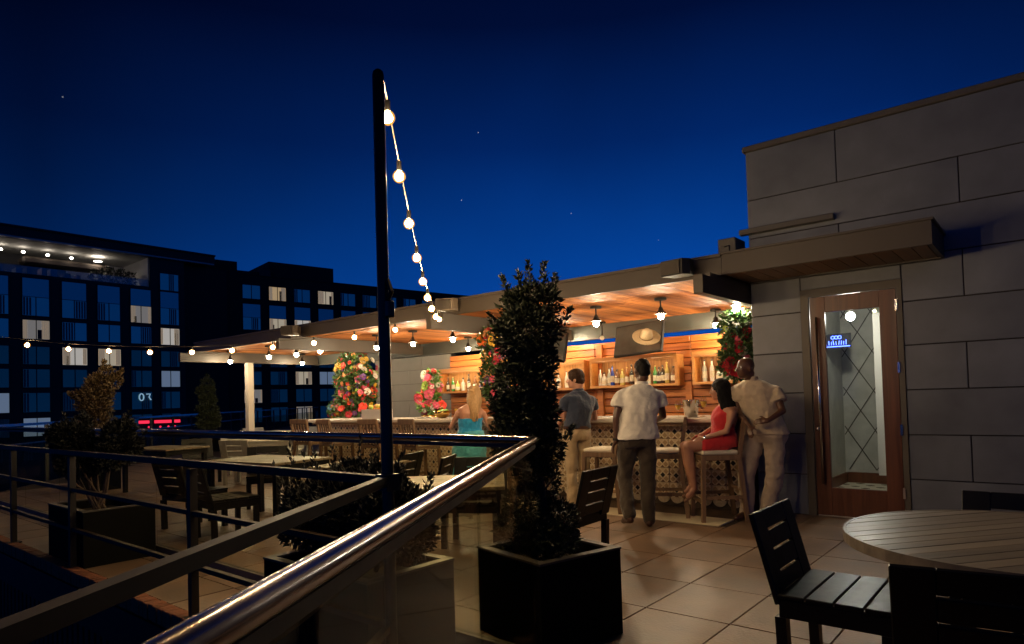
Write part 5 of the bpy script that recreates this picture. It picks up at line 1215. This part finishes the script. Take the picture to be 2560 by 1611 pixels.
def dress_red(t, X, F, Rt):
    b = Body(); pv, nk = X['pelvis'], X['neck']; top = pv+(nk-pv)*.84
    b.loft([(pv+(nk-pv)*q+F*o, Rt, F, w, d) for q, w, d, o in ((-.12, .17, .15, .0), (.0, .19, .145, .0), (.18, .175, .13, .0), (.36, .15, .118, .005), (.58, .155, .125, .015), (.74, .158, .118, .01), (.86, .135, .095, 0), (.93, .085, .07, 0))])
    for s in 'lr': b.cap(X['p'+s]+UP*.0, .108, X['p'+s]+(X['k'+s]-X['p'+s])*.50, .092)
    skin_mesh('dress', b, fabric('dress_red', (.62, .022, .028)), t, .0115, 5, .5, .02, .1)
    MB().tube([X['wl']-(X['wl']-X['el']).normalized()*.02, X['wl']], .028, 12).obj('bracelet', M_STEELR, t)
    for s in 'lr':
        q = Body(); A, T = X['a'+s], X['t'+s]; d = (T-A).normalized(); q.cap(A-UP*.05+d*.01, .022, T-UP*.016+d*.02, .022); skin_mesh('sandal', q, mat('sandal_tan', (.28, .15, .08), .5), t, .009, 2)
person('woman in a short red dress with black hair sitting sideways on a bar stool', (-2.85, 7.05), (-1, .06), dict(
    face=(-1, .30, -.05), head=(-.015, .02, 1.415), neck=(.03, .01, 1.27), chest=(.035, .0, 1.09), pelvis=(.0, 0, .84), sl=(.055, -.165, 1.20), sr=(.05, .165, 1.20),
    el=(-.03, -.21, .965), wl=(-.25, -.13, .895), hl=(-.36, -.08, .865), er=(-.06, .2, .97), wr=(-.26, .07, .90), hr=(-.35, .03, .87), pl=(-.03, -.085, .835), pr=(-.03, .085, .835), kl=(-.415, -.085, .805), kr=(-.405, .085, .80),
    al=(-.365, -.08, .345), ar=(-.345, .07, .375), tl=(-.45, -.08, .245), tr=(-.43, .07, .275)), SK_T, 'f', .97, 1.08, None, .6, None, None, HAIR_B, 'bob', None, False, None, 1.05, dress_red)
def dress_teal(t, X, F, Rt):
    b = Body(); pv, nk = X['pelvis'], X['neck']
    b.loft([(pv+(nk-pv)*q, Rt, F, w, d) for q, w, d in ((.10, .185, .140), (.30, .165, .130), (.48, .175, .135), (.58, .180, .138))])
    skin_mesh('dress_top', b, fabric('dress_teal', (.008, .24, .46)), t, .010, 4, .5, .022, .05)
    b = Body(); b.loft([(V((0, 0, z))+R2*x, Rt, F, w, d) for z, w, d, x in ((.12, .285, .21, -.06), (.45, .27, .20, -.06), (.70, .24, .18, -.04), (.86, .21, .155, -.02), (.95, .19, .14, -.01))])
    skin_mesh('skirt', b, fabric('skirt_teal', (.06, .32, .38)), t, .0115, 4, .5, .03, .12)
    for i in range(3): MB().tube([pv+(nk-pv)*(.22+.11*i)+Rt*(.152*math.cos(a*PI/10))+F*(.121*math.sin(a*PI/10)) for a in range(21)], .005, 6).obj('ruched_band', fabric('dress_teal', (.008, .24, .46)), t)
person('blonde woman in a strapless turquoise dress facing the bar, seen from behind', (-6.42, 6.80), (-.15, 1), dict(
    face=(-.05, 1, .0), head=(.05, .01, 1.475), neck=(.0, .0, 1.325), chest=(-.01, .0, 1.13), pelvis=(-.03, 0, .84), sl=(-.185, -.02, 1.255), sr=(.175, .02, 1.235),
    el=(-.30, .05, 1.0), wl=(-.24, .30, 1.09), er=(.255, .06, .985), wr=(.14, .30, 1.09), pl=(-.10, 0, .82), pr=(.06, 0, .82), kl=(-.10, .02, .46), kr=(.06, .02, .46), al=(-.10, 0, .085), ar=(.06, 0, .085), tl=(-.11, .17, .036), tr=(.06, .17, .036)),
    SK_T, 'f', .95, 1.16, None, .6, None, LEATHER, HAIR_L, 'long', None, False, None, 1.0, dress_teal)
person('guest in a grey blue top with one hand raised, mostly hidden by the tall shrub', (-5.25, 6.72), (.1, 1), dict(
    face=(.5, .8, 0), head=(-.02, .0, 1.535), neck=(-.02, 0, 1.39), chest=(-.02, 0, 1.18), pelvis=(-.02, 0, .88), sl=(-.20, 0, 1.33), sr=(.155, .0, 1.33),
    el=(-.24, .0, 1.05), wl=(-.2, .2, 1.0), er=(.19, .06, 1.05), wr=(.155, .10, 1.23), hr=(.15, .10, 1.30), pl=(-.10, 0, .86), pr=(.06, 0, .86), kl=(-.10, .02, .48), kr=(.06, .02, .48), al=(-.10, 0, .085), ar=(.06, 0, .085), tl=(-.11, .18, .036), tr=(.06, .18, .036)),
    SK_F, 'f', .95, 1.0, fabric('top_greyblue', (.12, .14, .19)), .9, fabric('jeans_blue', (.06, .07, .11)), LEATHERB, HAIR_N, 'bob', None, False, -.02)
